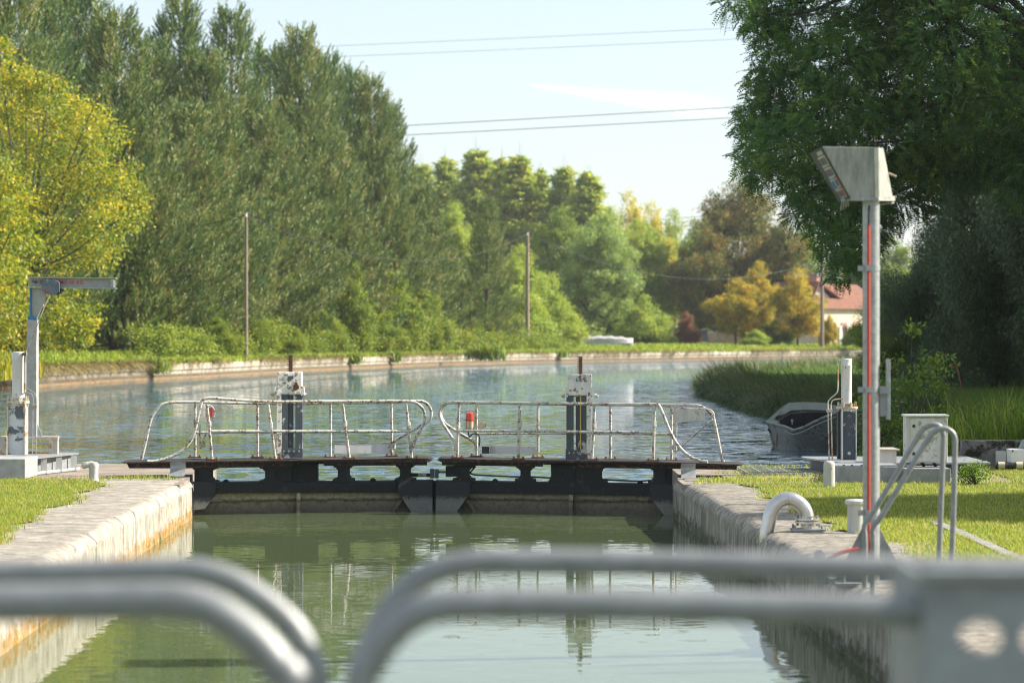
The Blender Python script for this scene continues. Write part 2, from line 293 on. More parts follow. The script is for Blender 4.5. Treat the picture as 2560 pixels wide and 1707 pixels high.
# ------------------------------------------------------------------ mesh helpers
class MB:
    def __init__(s): s.v = []; s.f = []
    def add(s, vs, fs):
        o = len(s.v); s.v += [tuple(v) for v in vs]; s.f += [tuple(i+o for i in f) for f in fs]; return s
    def box(s, c, d, R=None):
        hx, hy, hz = d[0]/2, d[1]/2, d[2]/2
        vs = [Vector((x*hx, y*hy, z*hz)) for x in (-1,1) for y in (-1,1) for z in (-1,1)]
        if R is not None: vs = [R @ v for v in vs]
        return s.add([v+Vector(c) for v in vs], [(0,1,3,2),(4,6,7,5),(0,4,5,1),(2,3,7,6),(0,2,6,4),(1,5,7,3)])
    def rot(s, c, d, deg): return s.box(c, d, Matrix.Rotation(math.radians(deg), 3, 'Z'))
    def tube(s, pts, r, seg=10, caps=True):
        pts = [Vector(p) for p in pts]; n = len(pts)
        rs = r if isinstance(r, (list, tuple)) else [r]*n
        t0 = (pts[1]-pts[0]).normalized()
        u = t0.cross(Vector((0,0,1)));
        if u.length < 1e-3: u = t0.cross(Vector((1,0,0)))
        u.normalize(); o = len(s.v); prev = t0
        for i in range(n):
            t = (pts[min(i+1,n-1)]-pts[max(i-1,0)]).normalized()
            q = prev.rotation_difference(t); u = (q @ u).normalized(); prev = t
            w = t.cross(u).normalized()
            for k in range(seg):
                a = 2*PI*k/seg; s.v.append(tuple(pts[i]+(u*math.cos(a)+w*math.sin(a))*rs[i]))
        for i in range(n-1):
            for k in range(seg):
                a = o+i*seg+k; b = o+i*seg+(k+1) % seg
                s.f.append((a, b, b+seg, a+seg))
        if caps:
            s.f.append(tuple(o+k for k in range(seg))[::-1]); s.f.append(tuple(o+(n-1)*seg+k for k in range(seg)))
        return s
    def cyl(s, c, r, h, seg=20, ax='Z', r2=None):
        c = Vector(c); d = {'Z': Vector((0,0,1)), 'X': Vector((1,0,0)), 'Y': Vector((0,1,0))}[ax]
        return s.tube([c, c+d*h], [r, r if r2 is None else r2], seg)
    def lathe(s, c, prof, seg=24):
        o = len(s.v); c = Vector(c)
        for r, z in prof:
            for k in range(seg):
                a = 2*PI*k/seg; s.v.append((c.x+r*math.cos(a), c.y+r*math.sin(a), c.z+z))
        for i in range(len(prof)-1):
            for k in range(seg):
                a = o+i*seg+k; b = o+i*seg+(k+1) % seg; s.f.append((a, b, b+seg, a+seg))
        s.f.append(tuple(o+k for k in range(seg))[::-1]); s.f.append(tuple(o+(len(prof)-1)*seg+k for k in range(seg)))
        return s
    def prism(s, pts, dv):
        """polygon (3D points) pushed along dv"""
        pts = [Vector(p) for p in pts]; n = len(pts); o = len(s.v)
        s.v += [tuple(p) for p in pts]+[tuple(p+Vector(dv)) for p in pts]
        for t in tessellate_polygon([pts]):
            s.f.append((o+t[0], o+t[1], o+t[2])); s.f.append((o+n+t[2], o+n+t[1], o+n+t[0]))
        for i in range(n):
            j = (i+1) % n; s.f.append((o+i, o+j, o+n+j, o+n+i))
        return s
    def poly(s, pts):
        o = len(s.v); pts = [Vector(p) for p in pts]; s.v += [tuple(p) for p in pts]
        for t in tessellate_polygon([pts]): s.f.append((o+t[0], o+t[1], o+t[2]))
        return s
def children_fix(me):
    import bmesh
    bm = bmesh.new(); bm.from_mesh(me); bmesh.ops.recalc_face_normals(bm, faces=bm.faces); bm.to_mesh(me); bm.free()
class Thing:
    def __init__(s, name, loc, label, cat, group=None):
        s.e = bpy.data.objects.new(name, None); s.e.location = loc; s.e.empty_display_size = 0.2; col.objects.link(s.e)
        s.e['label'] = label; s.e['category'] = cat
        if group: s.e['group'] = group
        s.loc = Vector(loc)
    def part(s, name, mb, mat, parent=None, smooth=False, bev=0.0, label=None):
        o = make(name, mb, mat, smooth, bev, s.loc)
        o.parent = parent or s.e
        if label: o['label'] = label
        return o
def make(name, mb, mat, smooth=False, bev=0.0, off=Vector((0,0,0)), label=None, cat=None, kind=None, group=None):
    me = bpy.data.meshes.new(name); me.from_pydata([(v[0]-off.x, v[1]-off.y, v[2]-off.z) for v in mb.v], [], mb.f)
    children_fix(me); me.update()
    me.materials.append(mat)
    o = bpy.data.objects.new(name, me); col.objects.link(o)
    if smooth:
        me.polygons.foreach_set('use_smooth', [True]*len(me.polygons))
        try: me.set_sharp_from_angle(angle=math.radians(40))
        except Exception: pass
    if bev:
        b = o.modifiers.new('bevel', 'BEVEL'); b.width = bev; b.segments = 2; b.limit_method = 'ANGLE'; b.angle_limit = math.radians(35)
    if label: o['label'] = label
    if cat: o['category'] = cat
    if kind: o['kind'] = kind
    if group: o['group'] = group
    return o
def smooth_path(pts, k=6):
    """Catmull-Rom through the points"""
    p = [Vector(q) for q in pts]; p = [p[0]*2-p[1]]+p+[p[-1]*2-p[-2]]; out = []
    for i in range(1, len(p)-2):
        for j in range(k):
            t = j/k
            out.append(0.5*((2*p[i])+(p[i+1]-p[i-1])*t+(2*p[i-1]-5*p[i]+4*p[i+1]-p[i+2])*t*t+(-p[i-1]+3*p[i]-3*p[i+1]+p[i+2])*t**3))
    out.append(p[-2]); return out

def np_mesh(name, V, FA, k, rnd=None, mat=None):
    """mesh from arrays: V (n,3), FA (m,k)"""
    me = bpy.data.meshes.new(name)
    me.vertices.add(len(V)); me.vertices.foreach_set('co', V.astype(np.float32).ravel())
    me.loops.add(FA.size); me.loops.foreach_set('vertex_index', FA.astype(np.int32).ravel())
    me.polygons.add(len(FA)); me.polygons.foreach_set('loop_start', np.arange(0, FA.size, k, dtype=np.int32))
    me.update(calc_edges=True)
    if rnd is not None:
        a = me.attributes.new('rnd', 'FLOAT', 'POINT'); a.data.foreach_set('value', rnd.astype(np.float32))
    if mat: me.materials.append(mat)
    return me
def unit(a): return a/np.maximum(np.linalg.norm(a, axis=1, keepdims=True), 1e-9)
def leaves(name, C, Dr, Nn, Ln, Wd, rnd, mat):
    """one pointed four-sided leaf per row"""
    Dr = unit(Dr); S = unit(np.cross(Nn, Dr)); n = len(C)
    Ln = np.broadcast_to(np.asarray(Ln, float).reshape(-1,1), (n,1)); Wd = np.broadcast_to(np.asarray(Wd, float).reshape(-1,1), (n,1))
    m = C+Dr*Ln*0.45
    V = np.stack([C, m+S*Wd*0.5, C+Dr*Ln, m-S*Wd*0.5], 1).reshape(-1,3)
    return np_mesh(name, V, np.arange(n*4).reshape(-1,4), 4, np.repeat(rnd, 4), mat)
def blades(name, B, h, w, lean, rng, mat, rnd=None, bent=True, dirs=None):
    """grass: base points B, bent two-segment blades"""
    n = len(B); a = rng.uniform(0, 2*PI, n)
    h = h*rng.uniform(0.55, 1.15, n)[:,None]
    ld = np.stack([np.cos(a), np.sin(a), np.zeros(n)], 1) if dirs is None else dirs
    ln = (lean*rng.uniform(0.2, 1.3, n))[:,None]
    s = np.stack([np.cos(a+1.57), np.sin(a+1.57), np.zeros(n)], 1) if dirs is None else unit(np.cross(dirs+rng.normal(0,0.5,(n,3)), np.array([[0,0,1.0]])))
    up = np.array([[0,0,1.0]])
    if bent:
        mid = B+up*h*0.6+ld*h*ln*0.3; tip = B+up*h*(1-0.35*np.minimum(ln,1.6)**1.5)+ld*h*ln
        V = np.stack([B-s*w/2, B+s*w/2, mid+s*w*0.4, mid-s*w*0.4, tip, tip], 1)
        V = V[:, :5].reshape(-1,3)
        base = np.arange(n)[:,None]*5
        F1 = base+np.array([[0,1,2]]); F2 = base+np.array([[0,2,3]]); F3 = base+np.array([[3,2,4]])
        FA = np.concatenate([F1,F2,F3]); k = 5
    else:
        tip = B+up*h+ld*h*ln
        V = np.stack([B-s*w/2, B+s*w/2, tip], 1).reshape(-1,3); FA = np.arange(n*3).reshape(-1,3); k = 3
    r = rng.uniform(0,1,n) if rnd is None else rnd
    return np_mesh(name, V, FA, 3, np.repeat(r, k), mat)
def link(name, me, label=None, cat=None, kind=None, group=None, parent=None, loc=(0,0,0)):
    o = bpy.data.objects.new(name, me); col.objects.link(o); o.location = loc
    for k, v in (('label', label), ('category', cat), ('kind', kind), ('group', group)):
        if v: o[k] = v
    if parent: o.parent = parent
    return o

# ------------------------------------------------------------------ camera, sky, sun
cam = bpy.data.cameras.new('camera'); co = bpy.data.objects.new('camera', cam); col.objects.link(co)
co.location = (0, 0, CH); co.rotation_euler = (PI/2, 0, 0)
cam.lens = 100.0; cam.sensor_width = 36.0; cam.shift_y = -8.5/2560; cam.clip_start = 0.1; cam.clip_end = 20000
cam.dof.use_dof = True; cam.dof.focus_distance = 32.8; cam.dof.aperture_fstop = 3.3
sc.camera = co
SUN_EL, SUN_AZ = math.radians(36), math.radians(80)     # azimuth from +Y towards +X
w = bpy.data.worlds.new('World'); sc.world = w; w.use_nodes = True
nt = w.node_tree; nt.nodes.clear()
sky = N(nt, 'ShaderNodeTexSky', sky_type='NISHITA'); sky.sun_disc = False
sky.sun_elevation = SUN_EL; sky.sun_rotation = SUN_AZ; sky.altitude = 100; sky.air_density = 1.0; sky.dust_density = 1.0; sky.ozone_density = 1.2
# thin wisps of cirrus, laid out by direction in the sky itself
tc = N(nt, 'ShaderNodeTexCoord').outputs['Generated']
sp = N(nt, 'ShaderNodeSeparateXYZ'); nt.links.new(tc, sp.inputs[0])
u = maths(nt, 'DIVIDE', sp.outputs[0], maths(nt, 'MAXIMUM', sp.outputs[1], 0.05))
v = maths(nt, 'DIVIDE', sp.outputs[2], maths(nt, 'MAXIMUM', sp.outputs[1], 0.05))
t = maths(nt, 'MULTIPLY', maths(nt, 'SUBTRACT', u, 0.005), 1/0.075)                 # 0..1 along the wisp
cen = maths(nt, 'SUBTRACT', 0.0890, maths(nt, 'MULTIPLY', t, 0.0095))
half = maths(nt, 'ADD', 0.0004, maths(nt, 'MULTIPLY', maths(nt, 'MINIMUM', maths(nt, 'MAXIMUM', t, 0), 1), 0.0060))
dd = maths(nt, 'DIVIDE', maths(nt, 'ABSOLUTE', maths(nt, 'SUBTRACT', v, cen)), half)
edge = ramp(nt, dd, [(0.0, (1,1,1)), (1.15, (0,0,0))]).outputs[0]
win = ramp(nt, t, [(0.0, (0,0,0)), (0.06, (1,1,1)), (0.75, (0.8,0.8,0.8)), (1.0, (0,0,0))]).outputs[0]
front = maths(nt, 'GREATER_THAN', sp.outputs[1], 0.1)
mask = maths(nt, 'MULTIPLY', maths(nt, 'MULTIPLY', edge, win), front)
cn = noise(nt, mapping(nt, tc, (2.2,2.2,9)), 2.0, 6, 0.6, 0.5)
veil = ramp(nt, cn, [(0.5, (0,0,0)), (0.75, (0.35,0.35,0.35))]).outputs[0]
m1 = maths(nt, 'MAXIMUM', veil, 0.45)
cloud = mixc(nt, m1, sky.outputs[0], (5.6,6.1,6.4))
cloud = mixc(nt, maths(nt, 'MULTIPLY', mask, 0.9, True), cloud, (7.6,7.7,7.8))
bg = N(nt, 'ShaderNodeBackground'); bg.inputs[1].default_value = 0.080; nt.links.new(cloud, bg.inputs[0])
wo = N(nt, 'ShaderNodeOutputWorld'); nt.links.new(bg.outputs[0], wo.inputs[0])
sl = bpy.data.lights.new('sun', 'SUN'); so = bpy.data.objects.new('sun', sl); col.objects.link(so)
sl.energy = 5.0; sl.angle = math.radians(0.55); sl.color = (1.0, 0.92, 0.80)
sd = Vector((math.sin(SUN_AZ)*math.cos(SUN_EL), math.cos(SUN_AZ)*math.cos(SUN_EL), math.sin(SUN_EL)))
so.rotation_euler = sd.to_track_quat('Z', 'Y').to_euler()
sc.view_settings.view_transform = 'Standard'; sc.view_settings.look = 'None'; sc.view_settings.gamma = 1.0
sc.view_settings.exposure = 1.2
sc.render.engine = 'CYCLES'
sc.cycles.max_bounces = 8; sc.cycles.diffuse_bounces = 3; sc.cycles.glossy_bounces = 4; sc.cycles.transmission_bounces = 4
sc.cycles.pixel_filter_type = 'BLACKMAN_HARRIS'; sc.cycles.filter_width = 1.15; sc.cycles.use_denoising = True; sc.cycles.sample_clamp_indirect = 6.0; sc.cycles.use_adaptive_sampling = True; sc.cycles.adaptive_threshold = 0.012

# ------------------------------------------------------------------ gate leaf planes (mitred a little upstream)
def YL(px): return 32.75+0.85*max(-0.4, 1-abs(px-1085)/600.0)

# ------------------------------------------------------------------ ground, quays, water
FB = []                                                      # far/left bank waterline
for x, y in [(-40,898),(0,895),(140,885),(250,877),(400,870),(540,862),(700,852),(850,845),(1010,838),(1200,833),(1500,828),(1750,824),(1940,821)]:
    a, b = D(x, y); q = P(a, b, GY(b, ZUP)); FB.append((q.x, q.y))
FB = [(-14.5,38),(-18.5,44),(-22,55),(-23.5,68),(-22.5,82),(-20,92)]+FB+[(48,279),(80,296),(140,312),(300,330)]
def resample(pl, step):
    out = [Vector(pl[0])]
    for a, b in zip(pl[:-1], pl[1:]):
        a, b = Vector(a), Vector(b); n = max(1, int((b-a).length/step))
        out += [a.lerp(b, (i+1)/n) for i in range(n)]
    return out
FBs = resample(FB, 2.0)
def normals(pl):
    out = []
    for i in range(len(pl)):
        t = (pl[min(i+1,len(pl)-1)]-pl[max(i-1,0)]).normalized(); out.append(Vector((-t.y, t.x)))
    return out
FBn = normals(FBs)
rg = random.Random(3)
def bankrow(off, z): return [Vector((p.x+n.x*off, p.y+n.y*off, z)) for p, n in zip(FBs, FBn)]
rows = [(0.35,0.30),(1.2,0.46),(4,0.66),(10,0.86),(26,0.93)]
mb = MB(); grid = [bankrow(o, z) for o, z in rows]; n = len(FBs)
for g_ in grid: mb.v += [tuple(p) for p in g_]
for r in range(len(grid)-1):
    for i in range(n-1):
        a = r*n+i; mb.f.append((a, a+1, a+1+n, a+n))
last = grid[-1][::6]+[grid[-1][-1]]
mb.poly(last+[Vector((6000,330,0.93)), Vector((6000,9000,0.93)), Vector((-6000,9000,0.93)), Vector((-6000,37.8,0.93))])
make('ground', mb, M['field'], kind='structure')
# right bank of the upper pool
RB = [(4.15,35.0),(4.9,37.5),(5.5,42),(5.7,50),(5.75,62),(5.7,75),(5.8,88),(6.4,98),(8.5,114),(13,135),(22,165),(36,195),(60,222),(110,248),(300,270)]
RBs = resample(RB, 1.5); RBn = [Vector((-a.x, -a.y)) for a in normals(RBs)]
mb = MB(); rws = [(0.0,-0.5),(0.05,-0.12),(0.5,0.10),(1.3,0.22),(3.0,0.30)]; n = len(RBs)
for o_, z_ in rws:
    for p, q in zip(RBs, RBn):
        k = min(1, max(0, (p.y-35)/9)); zz = z_ if z_ < 0 else z_*k-0.012*(1-k)
        mb.v.append((p.x+q.x*o_, p.y+q.y*o_, zz))
for r in range(len(rws)-1):
    for i in range(n-1):
        a = r*n+i; mb.f.append((a, a+1, a+1+n, a+n))
edge3 = [Vector((p.x+q.x*3.0, p.y+q.y*3.0, 0.3)) for p, q in zip(RBs, RBn) if p.y > 44]
mb.poly(edge3+[Vector((2000,270,0.3)), Vector((2000,44,0.3)), Vector((edge3[0].x,43.9,0.3))])
mb.poly([Vector((4.4,35.0,-0.014)), Vector((2000,35.0,-0.014)), Vector((2000,44.2,0.3)), Vector((edge3[0].x,44.2,0.3)), Vector((7.0,38.0,0.05))])
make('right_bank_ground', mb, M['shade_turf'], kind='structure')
# canal water
mb = MB(); mb.poly([Vector((-3.9,33.25,ZUP)), Vector((P(1085,0,1).x*33.95,33.95,ZUP)), Vector((2.1,33.25,ZUP)), Vector((2.1,35,ZUP)), Vector((500,35,ZUP)), Vector((500,345,ZUP)), Vector((-60,345,ZUP)), Vector((-60,35,ZUP)), Vector((-3.9,35,ZUP))])
make('water', mb, M['water_up'], kind='structure')
mb = MB(); mb.poly([Vector((lx(-6)-.3,-6,ZLO)), Vector((rx(-6)+.3,-6,ZLO)), Vector((2.1,33.0,ZLO)), Vector((P(1085,0,1).x*33.9,33.7,ZLO)), Vector((-3.9,33.0,ZLO))])
make('chamber_water', mb, M['water_lo'], kind='structure')
# near lawns (z about 0) beside the copings
rng = np.random.default_rng(7)
def jag(Y, s, amp=0.07): return amp*(math.sin(Y*2.3+s)+0.6*math.sin(Y*5.1+2*s)+0.4*math.sin(Y*11.7+s*3))
def lgrass(Y): return lx(Y)-0.80+(0.12 if Y < 24 else 0)*1.0+jag(Y, 1.0)-0.12*max(0, (Y-28)/4)
def rgrass(Y): return rx(Y)+0.68+jag(Y, 2.4, 0.06)+(0.18 if 20 < Y < 23.4 else 0)
ys = [2+0.25*i for i in range(int((31.9-2)/0.25))]
mb = MB(); mb.poly([Vector((lgrass(y), y, 0.012)) for y in ys]+[Vector((-5.3,31.9,0.012)), Vector((-80,31.9,0.012)), Vector((-80,-6,0.012)), Vector((lgrass(2),-6,0.012))])
mb.poly([Vector((rgrass(y), y, 0.012)) for y in ys if y < 31.2]+[Vector((3.3,31.0,0.012)), Vector((5.6,31.2,0.012)), Vector((5.7,35.4,0.012)), Vector((90,35.4,0.012)), Vector((90,-6,0.012)), Vector((rgrass(2),-6,0.012))])
make('lawn', mb, M['lawn'], kind='structure')
# quay paving around the gate, solid blocks standing in the water
mb = MB()
mb.prism([(lx(31.5)-0.02,31.0,-0.006),(-6000,31.0,-0.006),(-6000,37.8,-0.006),(-14.3,37.8,-0.006),(-9,36.3,-0.006),(-3.75,36.1,-0.006),(-3.75,33.1,-0.006),(lx(32.6)-0.02,32.2,-0.006)], (0,0,-1.3))
mb.prism([(rx(31.5)+0.02,31.0,-0.006),(rx(31.5)+0.02,32.2,-0.006),(1.95,33.1,-0.006),(1.95,35.0,-0.006),(4.3,35.2,-0.006),(5.6,36.4,-0.006),(7,36.4,-0.006),(7,31.0,-0.006)], (0,0,-1.3))
make('quay_paving', mb, M['quay'], kind='structure')

# lock walls: rounded coping blocks, one after another
def lock_wall(side):
    r = random.Random(5 if side < 0 else 6); mb = MB(); Y = 2.0; X = lx if side < 0 else rx
    while Y < 32.2:
        Lb = r.uniform(0.95, 1.25); Y2 = min(Y+Lb, 32.25)
        if side > 0 and Y < 23.1 < Y2: Y2 = 23.1
        raised = side > 0 and Y < 23.0
        R0 = 0.125+r.uniform(-0.02, 0.02); dz = r.uniform(-0.006, 0.004)+(0.012 if raised else 0); du = r.uniform(-0.008, 0.008)-(0.03 if raised else 0)
        prof = [(0.0,-1.4),(0.0,-0.62),(0.006,-R0-dz*0)]
        for k in range(1, 7):
            a = k/7*PI/2; prof.append((R0*(1-math.cos(a))+r.uniform(-.004,.004), -R0+R0*math.sin(a)+r.uniform(-.004,.004)))
        prof += [(R0,0.0),(0.5,0.004),(1.25,-0.002),(1.25,-0.3)]
        ysg = [Y+0.006+(Y2-Y-0.012)*t for t in (0,0.03,0.25,0.5,0.75,0.97,1)]
        o = len(mb.v); m_ = len(prof)
        for j, yy in enumerate(ysg):
            sh = 0.028 if j in (0, 6) else 0.0
            for k, (u_, z_) in enumerate(prof):
                wob = 0 if z_ < -0.3 else 0.009*math.sin(yy*9+k)+r.uniform(-0.005,0.005)
                mb.v.append((X(yy)+side*(u_+du+sh*(1 if k < 9 else 0)+wob), yy, z_+dz-(sh if k > 3 else 0)))
        for j in range(6):
            for k in range(m_-1):
                a = o+j*m_+k; mb.f.append((a, a+1, a+1+m_, a+m_))
        mb.f.append(tuple(o+k for k in range(m_))); mb.f.append(tuple(o+6*m_+k for k in range(m_))[::-1])
        Y = Y2
    return mb
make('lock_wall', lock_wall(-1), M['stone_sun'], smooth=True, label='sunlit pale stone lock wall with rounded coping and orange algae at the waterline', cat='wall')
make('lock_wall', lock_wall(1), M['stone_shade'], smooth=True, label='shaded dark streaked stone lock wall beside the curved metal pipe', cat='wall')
# far bank masonry
mb = MB(); i0 = 4
def brow(off, z, jit=0.0): return [(p.x+q.x*off+(rg.uniform(-jit,jit)), p.y+q.y*off, z+rg.uniform(-jit,jit)) for p, q in zip(FBs, FBn)]
for off, z, j in ((0.0,-0.8,0),(0.0,-0.02,0.01),(0.10,0.04,0.01),(0.10,0.16,0.01),(0.04,0.19,0.01),(0.05,0.45,0.02),(0.5,0.47,0.02),(0.5,-0.2,0)):
    mb.v += brow(off, z, j)
n = len(FBs)
for r in range(7):
    for i in range(n-1):
        a = r*n+i; mb.f.append((a, a+1, a+1+n, a+n))
make('bank_wall', mb, M['bankwall'], label='low weathered masonry wall edging the far curve of the canal', cat='wall')

# ------------------------------------------------------------------ upper lock gates
def zz(ox, oy, s=3.408): return lambda x, y: (ox+x/s, oy+y/s)
Z2, Z3, Z4 = zz(280,860), zz(800,860), zz(1300,860)
def LP(q, dy=0.0): return P(q[0], q[1], YL(q[0])+dy)
def slab(mb, qs, y0, y1):
    return mb.prism([P(q[0], q[1], YL(q[0]))+Vector((0, y0, 0)) for q in qs], (0, y1-y0, 0))
def rect(Z, x0, y0, x1, y1): return [Z(x0,y0), Z(x1,y0), Z(x1,y1), Z(x0,y1)]
FR, RE = -0.02, 0.50                                       # front and rear rail offsets from the leaf plane
def rail(qs, dy, r, k=6, seg=10):
    return MB().tube(smooth_path([LP(q, dy) for q in qs], k) if k else [LP(q, dy) for q in qs], r, seg)
def refit(q, dy):
    """photo point on the rear rail: keep its row and column at the rear depth"""
    return P(q[0], q[1], YL(q[0])+dy)

def gate_leaf(name, left):
    base = LP(Z2(697,1450) if left else Z4(1300,1450)); base.z = -1.0
    T = Thing('lock_gate', base, 'left leaf of the upper lock gate with looped white handrails and black beam' if left else
              'right leaf of the upper lock gate carrying the caged red lamp and slanting end rail', 'lock gate', 'leaves of the upper lock gate')
    R = 0.0185
    # deck
    mb = MB()
    if left:
        slab(mb, [Z2(88,1001), Z2(1568,982), Z3(560,972), Z3(925,970), Z3(958,985), Z3(930,1003), Z3(0,1000), Z2(1568,1000), Z2(640,1010), Z2(120,1012)], -0.10, 0.62)
    else:
        slab(mb, [Z3(1000,985), Z3(1030,970), Z3(1300,975), Z4(0,985), Z4(600,990), Z4(1200,1000), Z4(1905,1022), Z4(1850,1034), Z4(600,1012), Z3(1040,1003)], -0.10, 0.62)
    T.part('walkway', mb, M['deck_iron'])
    mb = MB()
    if left:
        slab(mb, [Z2(130,1013), Z2(1555,1003), Z2(1555,1042), Z2(640,1056), Z2(150,1056)], -0.04, 0.03)
        slab(mb, [Z3(35,1003), Z3(912,1003), Z3(912,1030), Z3(35,1036)], -0.04, 0.03)
        slab(mb, [Z2(1500,1006), Z3(60,1004), Z3(60,1022), Z2(1500,1030)], 0.1, 0.16)
    else:
        slab(mb, [Z3(1040,1003), Z3(1900,1008), Z3(1900,1042), Z3(1040,1030)], -0.04, 0.03)
        slab(mb, [Z4(200,1012), Z4(455,1012), Z4(455,1030), Z4(200,1030)], 0.1, 0.16)
        slab(mb, [Z4(455,1014), Z4(1845,1034), Z4(1845,1068), Z4(455,1052)], -0.04, 0.03)
    T.part('walkway_girder', mb, M['deck_iron'])
    # brackets carrying the walkway
    def bell(Z, x0, x1, yt, yb, wt, wb):
        c = (x0+x1)/2; h = yb-yt
        L_ = [(x0-wt,yt),(x0-wt*0.9,yt+h*0.10),(x0-wt*0.35,yt+h*0.14),(x0-wt*0.3,yt+h*0.22),(x0,yt+h*0.27),(x0,yt+h*0.66),(x0-wb*0.25,yt+h*0.74),(x0-wb*0.3,yt+h*0.82),(x0-wb,yt+h*0.86),(x0-wb,yb)]
        R_ = [(2*c-x, y) for x, y in L_][::-1]
        mb = MB(); slab(mb, [Z(x, y) for x, y in L_+R_], -0.015, 0.42); return mb
    if left:
        bl = [(Z2,745,830,1052,1190,60,55),(Z2,1305,1390,1044,1185,50,55),(Z3,152,238,1034,1172,38,45),(Z3,682,765,1030,1170,38,48)]
    else:
        bl = [(Z3,1178,1272,1038,1172,50,50),(Z3,1708,1795,1040,1178,40,48),(Z4,1150,1230,1052,1196,38,45),(Z4,612,700,1046,1190,20,50)]
    for b in bl: T.part('bracket', bell(*b), M['black_iron'])
    # paddle gear housing under the deck
    mb = MB()
    if left:
        slab(mb, [Z2(1390,1035), Z2(1530,1035), Z2(1530,1170), Z2(1395,1170)], 0.02, 0.4)
        slab(mb, [Z2(1532,1006), Z2(1738,1006), Z2(1738,1176), Z2(1532,1176)], 0.08, 0.45)
    else:
        slab(mb, [Z4(265,1020), Z4(470,1020), Z4(470,1188), Z4(235,1188), Z4(255,1165), Z4(268,1130)], 0.03, 0.4)
        slab(mb, [Z4(472,1030), Z4(640,1045), Z4(640,1180), Z4(755,1180), Z4(755,1192), Z4(472,1192)], 0.0, 0.36)
    T.part('gear_housing', mb, M['black_iron'])
    # main beam, heel posts, skin
    mb = MB()
    if left: slab(mb, [Z2(697,1178), Z2(2113,1170), Z3(962,1162), Z3(962,1264), Z2(2113,1264), Z2(697,1270)], 0.0, 0.30)
    else: slab(mb, [Z3(984,1165), Z3(2113,1182), Z4(1302,1196), Z4(1302,1296), Z3(2113,1280), Z3(984,1266)], 0.0, 0.30)
    T.part('main_beam', mb, M['black_iron'], bev=0.004)
    mb = MB()
    if left: slab(mb, [Z2(697,1262), Z3(955,1262), Z3(955,1640), Z2(697,1640)], 0.10, 0.24)
    else: slab(mb, [Z3(990,1262), Z4(1302,1285), Z4(1302,1650), Z3(990,1640)], 0.10, 0.24)
    T.part('skin_plate', mb, M['skin'])
    def plate(pts, nm, y0=-0.03, y1=0.02, mat='black_iron'):
        mb = MB(); slab(mb, pts, y0, y1); T.part(nm, mb, M['gusset' if nm == 'gusset_plate' else mat])
    if left:
        plate([Z2(697,1168), Z2(885,1176), Z2(885,1274), Z2(793,1400), Z2(697,1412)], 'gusset_plate')
        plate([Z3(665,1166), Z3(958,1163), Z3(958,1600), Z3(830,1500), Z3(665,1262)], 'gusset_plate')
        plate(rect(Z2,1573,1268,1605,1640), 'strut', 0.0, 0.10, 'skin')
        plate([Z3(700,1300), Z3(716,1318), Z3(618,1440), Z3(618,1620), Z3(598,1620), Z3(600,1432)], 'diagonal_brace', 0.04, 0.10, 'skin')
        plate(rect(Z2,700,1040,780,1180), 'heel_post', 0.02, 0.4)
    else:
        plate([Z3(986,1166), Z3(1278,1174), Z3(1278,1266), Z3(1120,1490), Z3(986,1600)], 'gusset_plate')
        plate([Z4(1105,1192), Z4(1300,1198), Z4(1300,1560), Z4(1225,1452), Z4(1105,1300)], 'gusset_plate')
        plate(rect(Z4,415,1284,450,1650), 'strut', 0.0, 0.10, 'skin')
        plate([Z3(1246,1300), Z3(1230,1318), Z3(1318,1440), Z3(1318,1620), Z3(1338,1620), Z3(1336,1432)], 'diagonal_brace', 0.04, 0.10, 'skin')
        plate(rect(Z4,1232,1052,1300,1192), 'heel_post', 0.02, 0.4)
    # half-round lugs on the beam
    for Z, x, y in ([(Z2,968,1178),(Z3,450,1166)] if left else [(Z3,1492,1172),(Z4,1025,1190)]):
        c = LP(Z(x, y), 0.1); T.part('lug', MB().cyl(c, 0.036, 0.06, 16, 'Y'), M['black_iron'])
    # posts: front ones are cranked, rear ones straight
    def post(qs, dy, r=R*0.95):
        T.part('railing_post', MB().tube([LP(q, dy) for q in qs], r, 10), M['white_rust'], smooth=True)
        b = LP(qs[-1], dy); rr = r
        m = MB().box((b.x, b.y, b.z+0.004), (0.155, 0.09, 0.014))
        for sx in (-0.055, 0.055): m.cyl((b.x+sx, b.y-0.02, b.z+0.01), 0.012, 0.022, 8)
        T.part('post_foot', m, M['rust'])
        if len(qs) > 2:
            k = LP(qs[1], dy); T.part('clamp', MB().tube([k+Vector((0,0,0.035)), k-Vector((0,0,0.035))], r*1.55, 8), M['white_rust'])
    if left:
        for x, yt in ((708,500),(1240,505),(1862,508)): post([Z2(x,yt), Z2(x,966)], RE)
        post([Z3(608,500), Z3(612,955)], RE)
        post([Z2(808,515), Z2(826,680), Z2(852,985)], FR)
        post([Z2(1330,512), Z2(1352,690), Z2(1392,982)], FR)
        post([Z3(193,510), Z3(212,680), Z3(250,975)], FR)
        post([Z3(733,508), Z3(752,690), Z3(782,975)], FR)
        f = [Z2(300,999),Z2(370,997),Z2(470,970),Z2(560,930),Z2(640,865),Z2(693,780),Z2(715,700),Z2(735,610),Z2(755,520),Z2(775,478),Z2(835,458),Z2(1000,470),Z2(1200,484),Z2(1400,491),Z2(1800,488),Z3(0,490),Z3(400,486),Z3(700,486),Z3(800,495),Z3(868,540),Z3(893,600),Z3(885,665),Z3(850,740),Z3(808,820),Z3(790,900)]
        g_ = [Z2(250,984),Z2(285,840),Z2(325,660),Z2(360,585),Z2(410,525),Z2(480,500),Z2(600,493),Z2(760,495),Z2(1100,503),Z2(1600,506),Z3(0,504),Z3(500,496),Z3(800,486),Z3(880,490),Z3(930,530),Z3(948,590),Z3(930,650),Z3(870,690),Z3(760,750),Z3(680,795),Z3(638,825),Z3(630,890)]
